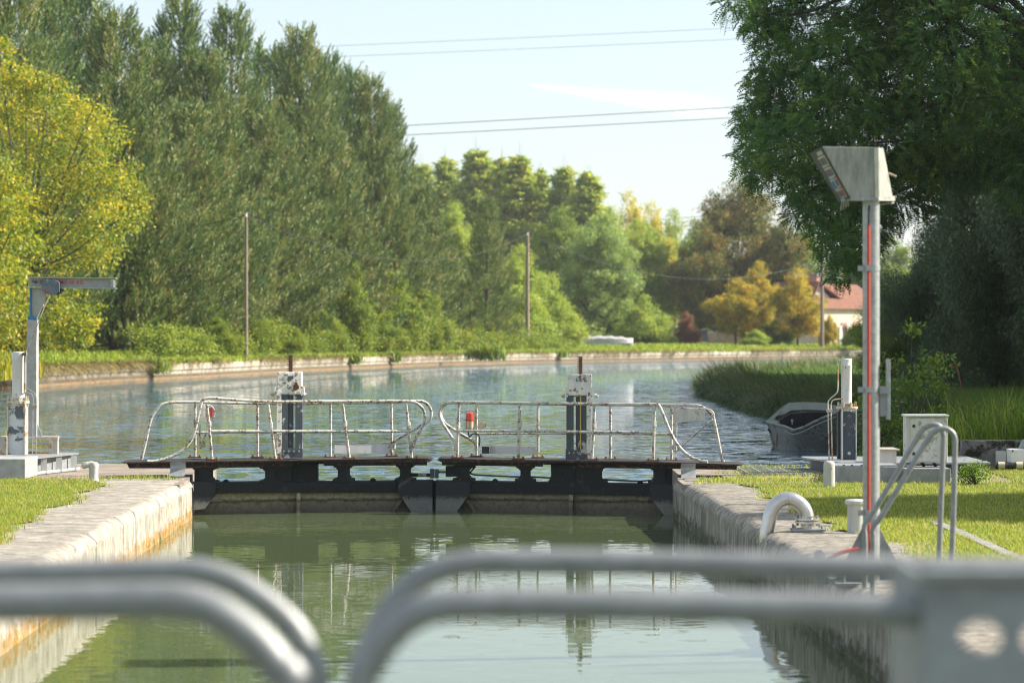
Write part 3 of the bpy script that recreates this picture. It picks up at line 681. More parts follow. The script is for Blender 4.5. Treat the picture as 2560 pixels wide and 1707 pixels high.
        T.part('front_handrail', rail(f, FR, R), M['white_rust'], smooth=True)
        T.part('rear_handrail', rail(g_, RE, R), M['white_rust'], smooth=True)
        T.part('front_mid_rail', rail([Z2(826,742),Z2(1400,742),Z2(2000,742),Z3(760,742)], FR, R*0.85, 0), M['white_rust'], smooth=True)
        T.part('rear_mid_rail', rail([Z2(712,752),Z2(1240,752),Z3(610,744)], RE, R*0.8, 0), M['white_rust'], smooth=True)
        mb = MB(); slab(mb, [Z3(100,872), Z3(597,868), Z3(597,942), Z3(100,946)], RE+0.02, RE+0.03); T.part('toe_board', mb, M['white_old'])
        mb = MB(); slab(mb, rect(Z2,782,545,842,628), 0.2, 0.24); T.part('red_plate', mb, M['red_plate'])
        mb = MB(); slab(mb, rect(Z2,757,570,781,626), 0.2, 0.27); T.part('switch_box', mb, M['white_old'])
        T.part('loop_rail', rail([Z2(800,528),Z2(845,528),Z2(872,570),Z2(866,620),Z2(845,655)], 0.3, 0.009), M['white_rust'], smooth=True)
        T.part('link_arm', rail([Z2(748,690),Z2(746,850),Z2(756,890)], 0.35, 0.010, 0), M['white_rust'])
        T.part('link_arm', rail([Z2(806,748),Z2(760,860),Z2(750,888)], 0.3, 0.010, 0), M['white_rust'])
        mb = MB(); slab(mb, rect(Z2,722,838,765,888), 0.3, 0.38); T.part('latch', mb, M['rust_frame'])
        mb = MB(); slab(mb, rect(Z3,765,1105,936,1132), 0.1, 0.2); T.part('strike_arm', mb, M['black_iron'])
        mb = MB(); slab(mb, rect(Z3,834,1107,905,1126), 0.09, 0.098); T.part('reflector', mb, M['rust_frame'])
        mb = MB(); slab(mb, rect(Z3,936,1066,970,1143), 0.02, 0.2); T.part('buffer', mb, M['slate_paint'])
        mb = MB(); slab(mb, rect(Z3,930,1170,1015,1640), 0.16, 0.30); T.part('mitre_gap_blocker', mb, M['dark'])  # dark block added behind the mitre gap to shut out the bright slit
        gx = (Z2, 1400, 1610, 240, 430, 1480, 1526, 92, [(1435,1490),(1492,1531),(1553,1613)], (1435,1617,890,972), (1397,1434), 1345, 1662, 428)
    else:
        for Z, x, yt, yb in ((Z3,1333,508,955),(Z3,1857,515,968),(Z4,770,528,980),(Z4,1290,528,990)): post([Z(x,yt), Z(x,yb)], RE)
        post([Z3(1185,505), Z3(1175,690), Z3(1170,968)], FR)
        post([Z3(1700,510), Z3(1698,680), Z3(1690,980)], FR)
        post([Z4(632,520), Z4(630,690), Z4(612,984)], FR)
        post([Z4(1148,520), Z4(1142,680), Z4(1136,992)], FR)
        f = [Z3(1155,905),Z3(1150,840),Z3(1100,760),Z3(1045,675),Z3(1020,610),Z3(1025,550),Z3(1060,512),Z3(1120,497),Z3(1400,499),Z3(1800,503),Z4(0,503),Z4(400,508),Z4(900,514),Z4(1130,514),Z4(1180,520),Z4(1215,590),Z4(1262,705),Z4(1310,805),Z4(1375,895),Z4(1450,957),Z4(1530,992),Z4(1600,1002)]
        g_ = [Z3(1330,905),Z3(1325,850),Z3(1300,822),Z3(1210,770),Z3(1120,715),Z3(1060,670),Z3(1030,610),Z3(1035,555),Z3(1075,510),Z3(1150,500),Z3(1700,506),Z4(200,510),Z4(800,516),Z4(1250,518),Z4(1450,518),Z4(1530,528),Z4(1600,565),Z4(1640,610),Z4(1660,680),Z4(1690,830),Z4(1720,970),Z4(1738,1004)]
        T.part('front_handrail', rail(f, FR, R), M['white_rust'], smooth=True)
        T.part('rear_handrail', rail(g_, RE, R), M['white_rust'], smooth=True)
        T.part('front_mid_rail', rail([Z3(1180,738),Z3(1700,740),Z4(200,744),Z4(612,748),Z4(1142,754)], FR, R*0.85, 0), M['white_rust'], smooth=True)
        T.part('rear_mid_rail', rail([Z3(1340,764),Z3(1857,762),Z4(770,764),Z4(1288,768)], RE, R*0.7, 0), M['white_rust'], smooth=True)
        mb = MB(); slab(mb, [Z3(1445,878), Z3(1842,884), Z3(1842,956), Z3(1445,948)], RE+0.02, RE+0.03); T.part('toe_board', mb, M['white_old'])
        mb = MB(); slab(mb, rect(Z3,1376,884,1441,944), RE-0.1, RE-0.01); T.part('junction_box', mb, M['dark'])
        # caged warning lamp
        c = LP(Z3(1277,725), 0.3)
        lb = T.part('lamp_base', MB().cyl(c, 0.046, 0.095, 18), M['lamp_base'], smooth=True)
        T.part('lamp_glass', MB().lathe(c+Vector((0,0,0.096)), [(0.046,0),(0.047,0.07),(0.040,0.095),(0.02,0.105)], 18), M['red_lamp'], parent=lb, smooth=True)
        cg = MB()
        for k in range(8):
            a = k*PI/4; o_ = Vector((math.cos(a)*0.058, math.sin(a)*0.058, 0)); cg.tube([c+o_, c+o_+Vector((0,0,0.22))], 0.0028, 5)
        for h in (0.01, 0.115, 0.22): cg.tube([c+Vector((math.cos(a*PI/8)*0.058, math.sin(a*PI/8)*0.058, h)) for a in range(17)], 0.0028, 5)
        T.part('lamp_cage', cg, M['rust'], parent=lb)
        c = LP(Z3(1375,692), 0.25); T.part('siren', MB().lathe((0,0,0), [(0.044,-0.02),(0.046,0.03),(0.03,0.06)], 18) and MB().cyl(c, 0.045, 0.05, 20, 'Y'), M['lamp_base'], smooth=True)
        T.part('siren_body', MB().cyl(c+Vector((0.02,0.05,0)), 0.034, 0.09, 14, 'Y'), M['rust'])
        T.part('cable', rail([Z3(1260,745),Z3(1275,790),Z3(1300,765),Z3(1350,770),Z3(1362,820),Z3(1355,870)], 0.3, 0.008), M['rubber'], smooth=True)
        T.part('cable', rail([Z3(1325,1040),Z3(1300,1070),Z3(1282,1095),Z3(1320,1112),Z3(1500,1122),Z3(1700,1130),Z3(1850,1132),Z3(1965,1140)], 0.05, 0.010), M['rubber'], smooth=True)
        T.part('cable', rail([Z4(700,1152),Z4(850,1160),Z4(1000,1166),Z4(1115,1160)], 0.05, 0.010), M['rubber'], smooth=True)
        # end panel frame and blank sign plate
        T.part('end_frame', rail([Z4(1328,925),Z4(1332,700),Z4(1335,556),Z4(1480,552),Z4(1590,552),Z4(1640,575),Z4(1655,615)], RE-0.12, 0.010, 3), M['white_rust'], smooth=True)
        T.part('diagonal_rail', rail([Z4(1640,640),Z4(1330,915)], RE-0.12, 0.009, 0), M['white_rust'])
        mb = MB(); slab(mb, rect(Z4,1337,562,1596,660), RE-0.15, RE-0.14); T.part('blank_plate', mb, M['white_clean'])
        mb = MB(); slab(mb, rect(Z4,1310,555,1332,610), RE-0.1, RE-0.02); T.part('hinge', mb, M['white_rust'])
        mb = MB(); slab(mb, rect(Z4,1300,870,1330,912), RE-0.1, RE-0.02); T.part('hinge', mb, M['white_rust'])
        mb = MB(); slab(mb, rect(Z3,975,1068,1008,1143), 0.02, 0.2); T.part('buffer', mb, M['slate_paint'])
        mb = MB(); slab(mb, rect(Z3,1009,1084,1072,1101), 0.06, 0.12); T.part('buffer_rod', mb, M['slate_paint'])
        mb = MB(); slab(mb, rect(Z3,1070,1045,1180,1130), 0.02, 0.3); T.part('buffer_block', mb, M['black_iron'])
        gx = (Z4, 410, 615, 260, 440, 492, 535, 107, [(398,460),(480,524),(526,570)], (392,575,905,986), (571,604), 350, 667, 442)
    # paddle rack tower
    Z, x0, x1, yt, yb, r0, r1, ry, legs, foot, side, n0, n1, ny = gx
    o0 = 0.14
    mb = MB(); slab(mb, rect(Z, x0, yt, x1, yb), o0, o0+0.16)
    gb = T.part('gearbox', mb, M['gearbox'], bev=0.008)
    mb = MB(); k = (x1-x0)
    for fx, fy in ((0.1,0.08),(0.45,0.1),(0.85,0.08),(0.1,0.9),(0.4,0.9),(0.72,0.9),(0.93,0.9),(0.35,0.5),(0.8,0.45),(0.5,0.6)):
        c = LP(Z(x0+k*fx, yt+(yb-yt)*fy), o0-0.014); T.part('bolt', MB().cyl(c, 0.013, 0.02, 8, 'Y'), M['gearbox'], parent=gb, smooth=True)
    if left:
        mb = MB(); c = LP(Z(1568,365), o0-0.05); mb.cyl(c, 0.034, 0.07, 14, 'Y'); c = LP(Z(1568,335), o0-0.07); mb.cyl(c, 0.016, 0.09, 12, 'Y'); T.part('crank_boss', mb, M['rust'], parent=gb, smooth=True)
        c = LP(Z(1520,285), o0-0.01)
    else: c = LP(Z(500,303), o0-0.01)
    T.part('nameplate', MB().box(c, (0.065,0.008,0.04)), M['slate_worn'], parent=gb)
    # rack with teeth on its left edge
    A = []; ny_ = 8; hh = (yt-ry)
    for i in range(ny_):
        y = ry+hh*i/ny_; A += [(r0-0, y+hh*0.02), (r0, y+hh*0.055), (r0+15, y+hh*0.065), (r0+15, y+hh*0.115)]
    mb = MB(); slab(mb, [Z(*q) for q in A]+[Z(r0+15,yt+4), Z(r1,yt+4), Z(r1,ry)], o0+0.06, o0+0.10)
    T.part('toothed_rack', mb, M['rust_rack'] if left else M['rust'])
    for i, (a, b) in enumerate(legs):
        mb = MB(); slab(mb, rect(Z, a, yb-2, b, foot[2]+20), o0+(0.05 if i == 1 else 0.01), o0+0.13); T.part('upright', mb, M['slate_paint'])
    mb = MB(); slab(mb, rect(Z, foot[0], foot[2], foot[1], foot[3]), o0-0.012, o0+0.15); T.part('foot_plate', mb, M['slate_paint'])
    mb = MB()
    for fx in (0.15,0.38,0.62,0.86):
        c = LP(Z(foot[0]+(foot[1]-foot[0])*fx, foot[2]+22), o0-0.026); T.part('bolt', MB().cyl(c, 0.011, 0.02, 8, 'Y'), M['rust_frame'])
    mb = MB(); slab(mb, rect(Z, side[0], yb-30, side[1], foot[3]+10), o0-0.03, o0+0.01); T.part('side_plate', mb, M['gearbox'])
    mb = MB(); a, b = LP(Z(n0,ny), o0+0.05), LP(Z(n1,ny), o0+0.05); mb.tube([a,b], 0.011, 8)
    for q in (a+Vector((0.03,0,0)), b-Vector((0.03,0,0))): mb.tube([q-Vector((0.012,0,0)), q+Vector((0.012,0,0))], 0.026, 10)
    T.part('tie_rod', mb, M['rust_frame'])
    for x in (x0-12, x1+8):
        mb = MB(); slab(mb, [Z(x-8,yb-70), Z(x+8,yb-60), Z(x+14,yb+12), Z(x-14,yb+12)], o0, o0+0.12); T.part('lug', mb, M['gearbox'])
    if not left:
        mb = MB(); slab(mb, rect(Z, 513, 444, 524, 905), o0-0.005, o0+0.008); T.part('yellow_strip', mb, M['yellow'])
gate_leaf('left', True); gate_leaf('right', False)

# galvanised guards on the coping under the decks
for q, lab, fl in (((1105,1205,1348,1436), 'curved galvanised guard plate at the left end of the gate walkway', 1), ((1375,1500,1020,1138), 'curved galvanised guard plate at the right end of the gate walkway', -1)):
    if fl > 0: a, b, c_, d_ = q[0]/2.6125, q[1]/2.6125, 640+q[2]/2.6125, 640+q[3]/2.6125
    else: (a, c_), (b, d_) = Z4(q[0], q[2]), Z4(q[1], q[3])
    Y = 32.12; mb = MB(); n_ = 8
    p0, p1 = P(a, d_, Y), P(b, c_, Y); w_ = p1.x-p0.x; h_ = p1.z-p0.z
    prof = [(-0.02+0.13*math.sin(t*PI/2/8*1.6), h_*(t/8)) for t in range(9)]
    for th in (0, 0.006):
        for y_, z_ in prof:
            for xx in (p0.x, p1.x): mb.v.append((xx+(0 if fl > 0 else 0), Y+y_+th, p0.z+z_))
    for r_ in range(8):
        a_ = r_*2; mb.f.append((a_, a_+1, a_+3, a_+2)); mb.f.append((a_+18, a_+20, a_+21, a_+19))
    for r_ in range(8):
        for s_ in (0,1): a_ = r_*2+s_; mb.f.append((a_, a_+2, a_+20, a_+18))
    T = Thing('guard_plate', (p0.x+w_/2, Y, p0.z), lab, 'guard plate', 'guard plates')
    T.part('plate', mb, M['galv'], smooth=True)
    mb = MB().box((p0.x+w_/2, Y+0.15, p0.z+h_*0.5), (w_*0.9, 0.012, h_*0.98)); T.part('bracket', mb, M['galv_dull'])

# ------------------------------------------------------------------ things beside the lock, left
Z1 = zz(0,640,2.6125)
def PY(Z, x, y, Y): q = Z(x, y); return P(q[0], q[1], Y)
def pslab(mb, Z, pts, Y, th): return mb.prism([PY(Z, x, y, Y) for x, y in pts], (0, th, 0))
def R4(x0, y0, x1, y1): return [(x0,y0),(x1,y0),(x1,y1),(x0,y1)]
# steel plinth
b = PY(Z1, 0, 1455, 32.1)
T = Thing('steel_plinth', (-5.8, 33.2, 0), 'grey galvanised steel plinth carrying the left lift cylinder and jib crane', 'plinth')
mb = MB(); x1_ = PY(Z1,165,1320,32.1).x; z1_ = PY(Z1,0,1324,32.1).z
mb.box((x1_-0.85, 32.1+0.42, z1_/2), (1.7, 0.84, z1_)); T.part('front_box', mb, M['galv_pale'], bev=0.008)
mb = MB(); x2_ = PY(Z1,352,1300,33.0).x; z2_ = PY(Z1,0,1303,33.4).z
mb.prism([(x1_-1.2,32.95,z2_-0.02),(x2_-0.28,32.55,z2_-0.02),(x2_+0.09,34.3,z2_-0.02),(x1_-1.2,34.3,z2_-0.02)], (0,0,0.018)); T.part('top_plate', mb, M['galv'])
mb = MB(); mb.prism([(x1_-1.2,32.97,0),(x2_-0.34,32.97,0),(x2_+0.02,34.2,0),(x1_-1.2,34.2,0)], (0,0,z2_-0.021)); T.part('side_skirt', mb, M['galv_dull'])
mb = MB()
for k in range(4):
    t_ = k/3; x_ = x2_-0.31+0.34*t_; y_ = 32.9+1.2*t_; mb.rot((x_+0.03, y_, (z2_-.03)/2), (0.07,0.02,z2_-0.04), 15)
mb.tube([(x2_-0.28,32.85,0.02),(x2_+0.1,34.25,0.02)], 0.018, 6); T.part('stiffener', mb, M['white_old'])
def lift_cylinder(nm, Z, Y, lab, up, collar, low, zb, mirror, worn):
    """square riveted housing with a bolted collar and a round ram cover above"""
    c0 = PY(Z, (low[0]+low[2])/2, low[3], Y)
    T = Thing('lift_cylinder', c0, lab, 'lift cylinder', 'hydraulic lift cylinders beside the gates')
    wl = abs(PY(Z,low[2],0,Y).x-PY(Z,low[0],0,Y).x); hl = PY(Z,0,low[1],Y).z-c0.z
    mb = MB(); mb.box((c0.x, Y+wl/2, c0.z+hl/2), (wl-0.02, wl, hl)); h = T.part('housing', mb, worn)
    mb = MB()
    for s in (-1,1): mb.box((c0.x+s*(wl/2-0.006), Y+wl/2-0.02, c0.z+hl/2), (0.012, wl+0.03, hl))
    mb.box((c0.x, Y-0.005, c0.z+hl-0.012), (wl-0.024,0.022,0.022))
    T.part('flange', mb, M['rust_frame'] if not mirror else M['white_old'])
    for f_ in (0.13,0.5,0.86): T.part('bolt', MB().cyl((c0.x, Y-0.012, c0.z+hl*f_), 0.019, 0.02, 12, 'Y'), M['slate_worn'], parent=h, smooth=True)
    wc = abs(PY(Z,collar[2],0,Y).x-PY(Z,collar[0],0,Y).x); cz0, cz1 = PY(Z,0,collar[3],Y).z, PY(Z,0,collar[1],Y).z
    xc = (PY(Z,collar[0],0,Y).x+PY(Z,collar[2],0,Y).x)/2
    mb = MB(); mb.lathe((xc, Y+wl/2, cz0), [(wc/2*0.97,0),(wc/2,0.01),(wc/2,(cz1-cz0)*0.45),(wc/2*0.72,(cz1-cz0)*0.5),(wc/2*0.72,cz1-cz0)], 20)
    for k in range(8):
        a = k*PI/4+0.3; mb.cyl((xc+wc*0.42*math.cos(a), Y+wl/2+wc*0.42*math.sin(a), cz0-0.03), 0.012, cz1-cz0+0.05, 6)
    T.part('collar', mb, M['rust_frame'])
    x0, x1 = PY(Z,up[0],0,Y).x, PY(Z,up[2],0,Y).x; uz0, uz1 = PY(Z,0,up[3],Y).z, PY(Z,0,up[1],Y).z; r = (x1-x0)/2
    mb = MB(); mb.lathe(((x0+x1)/2, Y+wl/2, cz1), [(r,0),(r,(uz1-cz1)*0.84),(r*1.03,(uz1-cz1)*0.845),(r*1.03,(uz1-cz1)*0.86),(r,(uz1-cz1)*0.865),(r,uz1-cz1-0.01),(r*0.85,uz1-cz1)], 28)
    T.part('ram_cover', mb, M['white_old'], smooth=True)
    return T, c0
YC = 33.35
T, c0 = lift_cylinder('l', Z1, YC, 'white round lift cylinder on a worn dark square housing left of the canal', (70,625,150,918), (33,925,183,966), (50,966,165,1297), 0, False, M['slate_worn'])
pp = lambda pts, Y, Z=Z1: smooth_path([PY(Z,x,y,Y) for x, y in pts], 5)
mb = MB().tube([PY(Z1,163,640,YC+0.05), PY(Z1,160,890,YC+0.05)], 0.012, 8); T.part('feed_pipe', mb, M['rust_frame'])
mb = MB().tube(pp([(148,633),(162,632),(172,640),(172,850),(190,872),(228,900),(236,930),(236,965),(222,985),(231,1295)][:8]+[(234,1295)], YC+0.02), 0.0075, 6); T.part('hose', mb, M['galv_dull'], smooth=True)
mb = MB().tube(pp([(145,905),(160,895),(200,898),(215,925),(214,980),(211,1295)], YC-0.02), 0.0075, 6); T.part('hose', mb, M['galv_dull'], smooth=True)
mb = MB(); pslab(mb, Z1, R4(205,965,240,986), YC-0.04, 0.08); T.part('pipe_clip', mb, M['rust_frame'])
mb = MB(); pslab(mb, Z1, R4(150,985,172,1060), YC+0.1, 0.1); pslab(mb, Z1, R4(152,1060,170,1290), YC+0.1, 0.08); T.part('cable_duct', mb, M['dark'])
mb = MB(); mb.cyl(PY(Z1,150,640,YC+0.05), 0.022, 0.05, 10, 'X'); T.part('pipe_union', mb, M['rust'])
# steel frame under the crane
YK = 34.0
T = Thing('crane_stand', PY(Z1, 270, 1297, YK), 'rusty welded frame of square steel under the jib crane', 'frame')
mb = MB(); pslab(mb, Z1, R4(165,1180,378,1200), YK, 0.10); T.part('top_beam', mb, M['rust_frame'])
mb = MB(); pslab(mb, Z1, R4(165,1180,378,1200), YK+0.42, 0.10); T.part('top_beam', mb, M['rust_frame'])
for a, b, y_ in ((320,350,YK),(352,376,YK+0.01),(320,376,YK+0.42)):
    mb = MB(); pslab(mb, Z1, R4(a,1200,b,1300), y_, 0.09); T.part('leg', mb, M['rust_frame'])
mb = MB(); pslab(mb, Z1, R4(0,1178,44,1300), YK-0.3, 0.25); T.part('side_box', mb, M['rust_frame'])
mb = MB(); pslab(mb, Z1, R4(165,1285,378,1297), YK+0.1, 0.3); T.part('bottom_rail', mb, M['rust'])
# jib crane
T = Thing('jib_crane', PY(Z1, 206, 1180, YK+0.2), 'small galvanised jib crane marked 60 KG with hoist trolley and blue swivel', 'crane')
Y = YK+0.18
mb = MB(); pslab(mb, Z1, [(176,418),(238,418),(238,1180),(172,1180)], Y, 0.17); ms = T.part('mast', mb, M['galv_pale'], bev=0.006)
mb = MB(); pslab(mb, Z1, [(230,1080),(238,1080),(278,1178),(268,1180),(232,1180)], Y+0.07, 0.02); T.part('foot_gusset', mb, M['galv'])
mb = MB(); mb.box(tuple(PY(Z1,240,1180,Y+0.1)+Vector((0,0,0))), (0.52,0.3,0.018)); T.part('foot_plate', mb, M['galv'])
mb = MB(); pslab(mb, Z1, [(193,205),(300,205),(296,277),(250,385),(236,410),(200,410)], Y+0.06, 0.05); T.part('head_bracket', mb, M['galv_pale'])
mb = MB(); pslab(mb, Z1, R4(193,208,204,392), Y+0.03, 0.1); pslab(mb, Z1, [(196,385),(210,388),(222,404),(235,404),(237,417),(180,417),(182,400)], Y+0.02, 0.13); T.part('swivel', mb, M['blue_paint'])
mb = MB(); pslab(mb, Z1, [(190,144),(750,150),(750,206),(190,200)], Y+0.07, 0.012)
bm_ = T.part('boom', mb, M['galv_pale'])
mb = MB(); pslab(mb, Z1, [(190,136),(755,142),(755,148),(190,143)], Y+0.01, 0.14); pslab(mb, Z1, [(165,202),(755,208),(755,214),(165,208)], Y+0.01, 0.14); T.part('boom_flange', mb, M['galv'])
mb = MB(); pslab(mb, Z1, R4(722,152,742,205), Y+0.0, 0.15); T.part('end_stop', mb, M['galv'])
mb = MB(); pslab(mb, Z1, [(275,172),(285,158),(312,156),(345,156),(372,160),(388,176),(388,235),(362,250),(340,258),(298,245),(275,225)], Y-0.05, 0.05)
mb.cyl(PY(Z1,298,170,Y-0.06), 0.03, 0.06, 14, 'Y'); mb.cyl(PY(Z1,352,172,Y-0.06), 0.03, 0.06, 14, 'Y')
tr = T.part('hoist_trolley', mb, M['hoist_grey'], bev=0.004)
mb = MB(); pslab(mb, Z1, [(365,212),(408,214),(408,226),(372,254),(345,240)], Y-0.02, 0.14); T.part('trolley_motor', mb, M['dark'], parent=tr)
mb = MB(); pslab(mb, Z1, R4(292,228,318,242), Y-0.056, 0.006); T.part('red_plate', mb, M['red_plate'], parent=tr)
mb = MB(); mb.tube(pp([(325,258),(300,310),(255,420),(215,530),(168,625)], Y-0.1), 0.0055, 5); T.part('hoist_cable', mb, M['rust_frame'], smooth=True)
def letters(txt, p, h, mat, parent, loc):
    cu = bpy.data.curves.new('lettering', 'FONT'); cu.body = txt; cu.size = h*1.38; cu.extrude = 0.001; cu.space_character = 1.12; cu.offset = h*0.012
    o = bpy.data.objects.new('tmp', cu); col.objects.link(o); bpy.context.view_layer.update()
    me = bpy.data.meshes.new_from_object(o.evaluated_get(bpy.context.evaluated_depsgraph_get())); bpy.data.objects.remove(o)
    me.transform(Matrix.Translation(Vector(p)-Vector(loc)) @ Matrix.Rotation(PI/2, 4, 'X')); me.materials.clear(); me.materials.append(mat)
    q = bpy.data.objects.new('lettering', me); col.objects.link(q); q.parent = parent; return q
hh = (180-158)/2.6125/F*Y
letters('PM 05', PY(Z1,205,180,Y+0.066), hh, M['letter_grey'], bm_, T.loc)
letters('CMU 60 KG', PY(Z1,366,182,Y+0.066), hh*1.05, M['letter_red'], bm_, T.loc)
# hooked white mooring bollard
c = PY(Z1, 611, 1468, GY(1202)); Yb = c.y
mb = MB(); s_ = Yb/F/2.6125
mb.lathe((c.x,Yb,0), [(38*s_,0),(34*s_,6*s_),(31*s_,20*s_),(30*s_,60*s_),(32*s_,95*s_),(33*s_,112*s_),(27*s_,121*s_),(12*s_,124*s_)], 22)
mb.tube(smooth_path([(c.x,Yb,108*s_),(c.x-30*s_,Yb-0.01,108*s_),(c.x-52*s_,Yb-0.02,104*s_),(c.x-72*s_,Yb-0.03,90*s_)], 4), [22*s_]*4+[21*s_]*4+[20*s_]*3+[18*s_,11*s_], 14)
make('mooring_bollard', mb, M['white_clean'], smooth=True, off=Vector((0,0,0)), label='white bollard with a side horn on the left quay', cat='bollard')
# broken concrete slab edge and weeds come with the vegetation below

# ------------------------------------------------------------------ things beside the lock, right
Z6 = zz(1860,860,2.613)
T = Thing('steel_plinth', (4.0, 33.0, 0), 'grey steel plinth under the right lift cylinder behind the slim bollard', 'plinth')
x0_ = PY(Z6,412,0,33.6).x; zt = PY(Z6,0,752,33.4).z
mb = MB(); mb.prism([(x0_,33.95,zt-0.02),(x0_+0.30,32.6,zt-0.02),(x0_+2.0,32.6,zt-0.02),(x0_+2.0,34.3,zt-0.02),(x0_,34.3,zt-0.02)], (0,0,0.018)); T.part('top_plate', mb, M['galv'])
mb = MB(); mb.prism([(x0_+0.10,33.9,0),(x0_+0.34,32.75,0),(x0_+1.9,32.75,0),(x0_+1.9,34.2,0),(x0_+0.10,34.2,0)], (0,0,zt-0.021)); T.part('side_skirt', mb, M['slate_paint'])
mb = MB(); X0, X1 = PY(Z6,612,0,31.15).x, PY(Z6,1040,0,31.15).x; z_ = PY(Z6,0,800,31.15).z
mb.box(((X0+X1)/2, 31.15+0.45, z_/2), (X1-X0, 0.9, z_)); T.part('front_box', mb, M['galv_dull'], bev=0.008)
mb = MB()
for fx in (0.25,0.5,0.8): mb.cyl((X0+(X1-X0)*fx*0.5, 31.35, z_), 0.014, 0.012, 10)
T.part('bolt_heads', mb, M['dark'])
YR = 33.3
T, c0 = lift_cylinder('r', Z6, YR, 'peeling white lift cylinder on a blotchy grey housing beside the boat', (640,95,710,380), (606,390,750,424), (638,424,735,755), 0, True, M['slate_paint'])
mb = MB().tube(pp([(640,106),(618,106),(612,125),(614,210),(612,300),(600,325),(562,358),(548,385),(549,430),(556,755)], YR-0.02, Z6), 0.0085, 6); T.part('hose', mb, M['rust_frame'], smooth=True)
mb = MB().tube(pp([(645,358),(600,360),(576,372),(569,400),(569,440),(577,757)], YR-0.05, Z6), 0.0085, 6); T.part('hose', mb, M['rust_frame'], smooth=True)
mb = MB(); pslab(mb, Z6, R4(542,425,578,445), YR-0.07, 0.07); T.part('pipe_clip', mb, M['rust_frame'])
mb = MB(); pslab(mb, Z6, R4(612,425,630,750), YR+0.1, 0.1); T.part('cable_duct', mb, M['dark'])
mb = MB(); gx0, gx1, gy0, gy1 = 2.75, 4.05, 32.9, 34.5
for k in range(34): y_ = gy0+(gy1-gy0)*k/33; mb.box(((gx0+gx1)/2, y_, 0.012), (gx1-gx0, 0.012, 0.02))
for k in range(9): x_ = gx0+(gx1-gx0)*k/8; mb.box((x_, (gy0+gy1)/2, 0.011), (0.014, gy1-gy0, 0.024))
make('floor_grating', mb, M['galv_dull'], label='flat steel floor grating on the right quay beside the gate end', cat='grating')
# slim bollard
def bollard(px, wpx, ytop, ybase, lab, cap=False, studs=True):
    Y = GY(ybase); c = P(px, ybase, Y); c.z = 0; s = Y/F; h = (ybase-ytop)*s; r = wpx/2*s
    mb = MB()
    if cap: prof = [(r*1.0,-0.01),(r*0.97,h*0.3),(r*0.95,h*0.80),(r*1.0,h*0.84),(r*1.22,h*0.87),(r*1.25,h*0.95),(r*1.1,h*0.985),(r*0.4,h)]
    else: prof = [(r*1.03,-0.01),(r,0.03),(r*0.98,h*0.86),(r*0.92,h*0.93),(r*0.72,h*0.975),(r*0.3,h)]
    mb.lathe((c.x, Y, 0), prof, 26)
    if studs: mb.cyl((c.x+r*0.2, Y-r*1.0, h*0.72), 0.013, 0.03, 8, 'Y')
    return make('bollard', mb, M['white_clean'], smooth=True, label=lab, cat='bollard')
bollard(2073, 29.5, 1151.5, 1219, 'slim white round-topped bollard at the edge of the right lawn')
bollard(2140, 45, 1247, 1335, 'stout white capped bollard half hidden behind the tall pole', True, False)
bollard(2503, 74, 1420, 1508, 'white domed bollard top low at the right edge behind the near railing', True, False)
# white steel box
T = Thing('white_box', PY(Z6, 945, 797, 32.4), 'small speckled white steel box standing behind the grey plinth', 'box')
mb = MB(); a, b = PY(Z6,880,0,32.4).x, PY(Z6,996,0,32.4).x; zt = PY(Z6,0,697,32.4).z; mb.box(((a+b)/2, 32.65, zt/2), (b-a, 0.5, zt)); T.part('body', mb, M['white_old'])
mb = MB(); mb.box(((a+b)/2+0.01, 32.65, zt+0.011), (b-a+0.05, 0.56, 0.02)); T.part('lid', mb, M['rust_frame'])
# electrical cabinet
YE = 31.3; x0, x1 = PY(Z6,1060,0,YE).x, PY(Z6,1330,0,YE).x; z0, z1 = PY(Z6,0,775,YE).z, PY(Z6,0,474,YE).z
T = Thing('control_cabinet', ((x0+x1)/2, YE, 0), 'grimy white control cabinet with two round locks on a grey base', 'cabinet')
mb = MB(); mb.box(((x0+x1)/2, YE+0.14, (z0+z1)/2), (x1-x0, 0.26, z1-z0)); T.part('body', mb, M['cabinet'], bev=0.006)
mb = MB(); mb.box(((x0+x1)/2+0.02, YE+0.0, (z0+z1)/2), (x1-x0-0.05, 0.02, z1-z0-0.03)); dr = T.part('door', mb, M['cabinet'], bev=0.004)
for yy in (535,716):
    c = PY(Z6,1110,yy,YE-0.025); T.part('lock', MB().cyl(c, 0.017, 0.02, 14, 'Y'), M['dark'], parent=dr, smooth=True)
mb = MB(); mb.box(((x0+x1)/2, YE+0.13, z1+0.011), (x1-x0+0.03, 0.32, 0.02)); T.part('top_cover', mb, M['white_old'])
for xx in (x0+0.02, x1-0.02):
    mb = MB(); mb.box((xx, YE+0.14, (z0+0.13)/2+0.035), (0.02, 0.2, max(0.02, z0-0.2)+0.07)); T.part('leg', mb, M['slate_worn'])
X0, X1 = PY(Z6,1046,0,31.0).x, PY(Z6,1350,0,31.0).x; zb = PY(Z6,0,812,31.0).z
mb = MB(); mb.box(((X0+X1)/2, 31.0+0.35, zb/2), (X1-X0, 0.7, zb)); T.part('base_box', mb, M['galv_dull'], bev=0.006)
mb = MB()
for k in range(3):
    x_ = X0+0.12+0.13*k; mb.tube(smooth_path([(x_, YE+0.14, z0), (x_+0.02, YE+0.12, (z0+zb)/2), (x_+0.03, YE+0.14, zb-0.02)], 3), 0.016, 8)
T.part('cable', mb, M['rubber'], smooth=True)
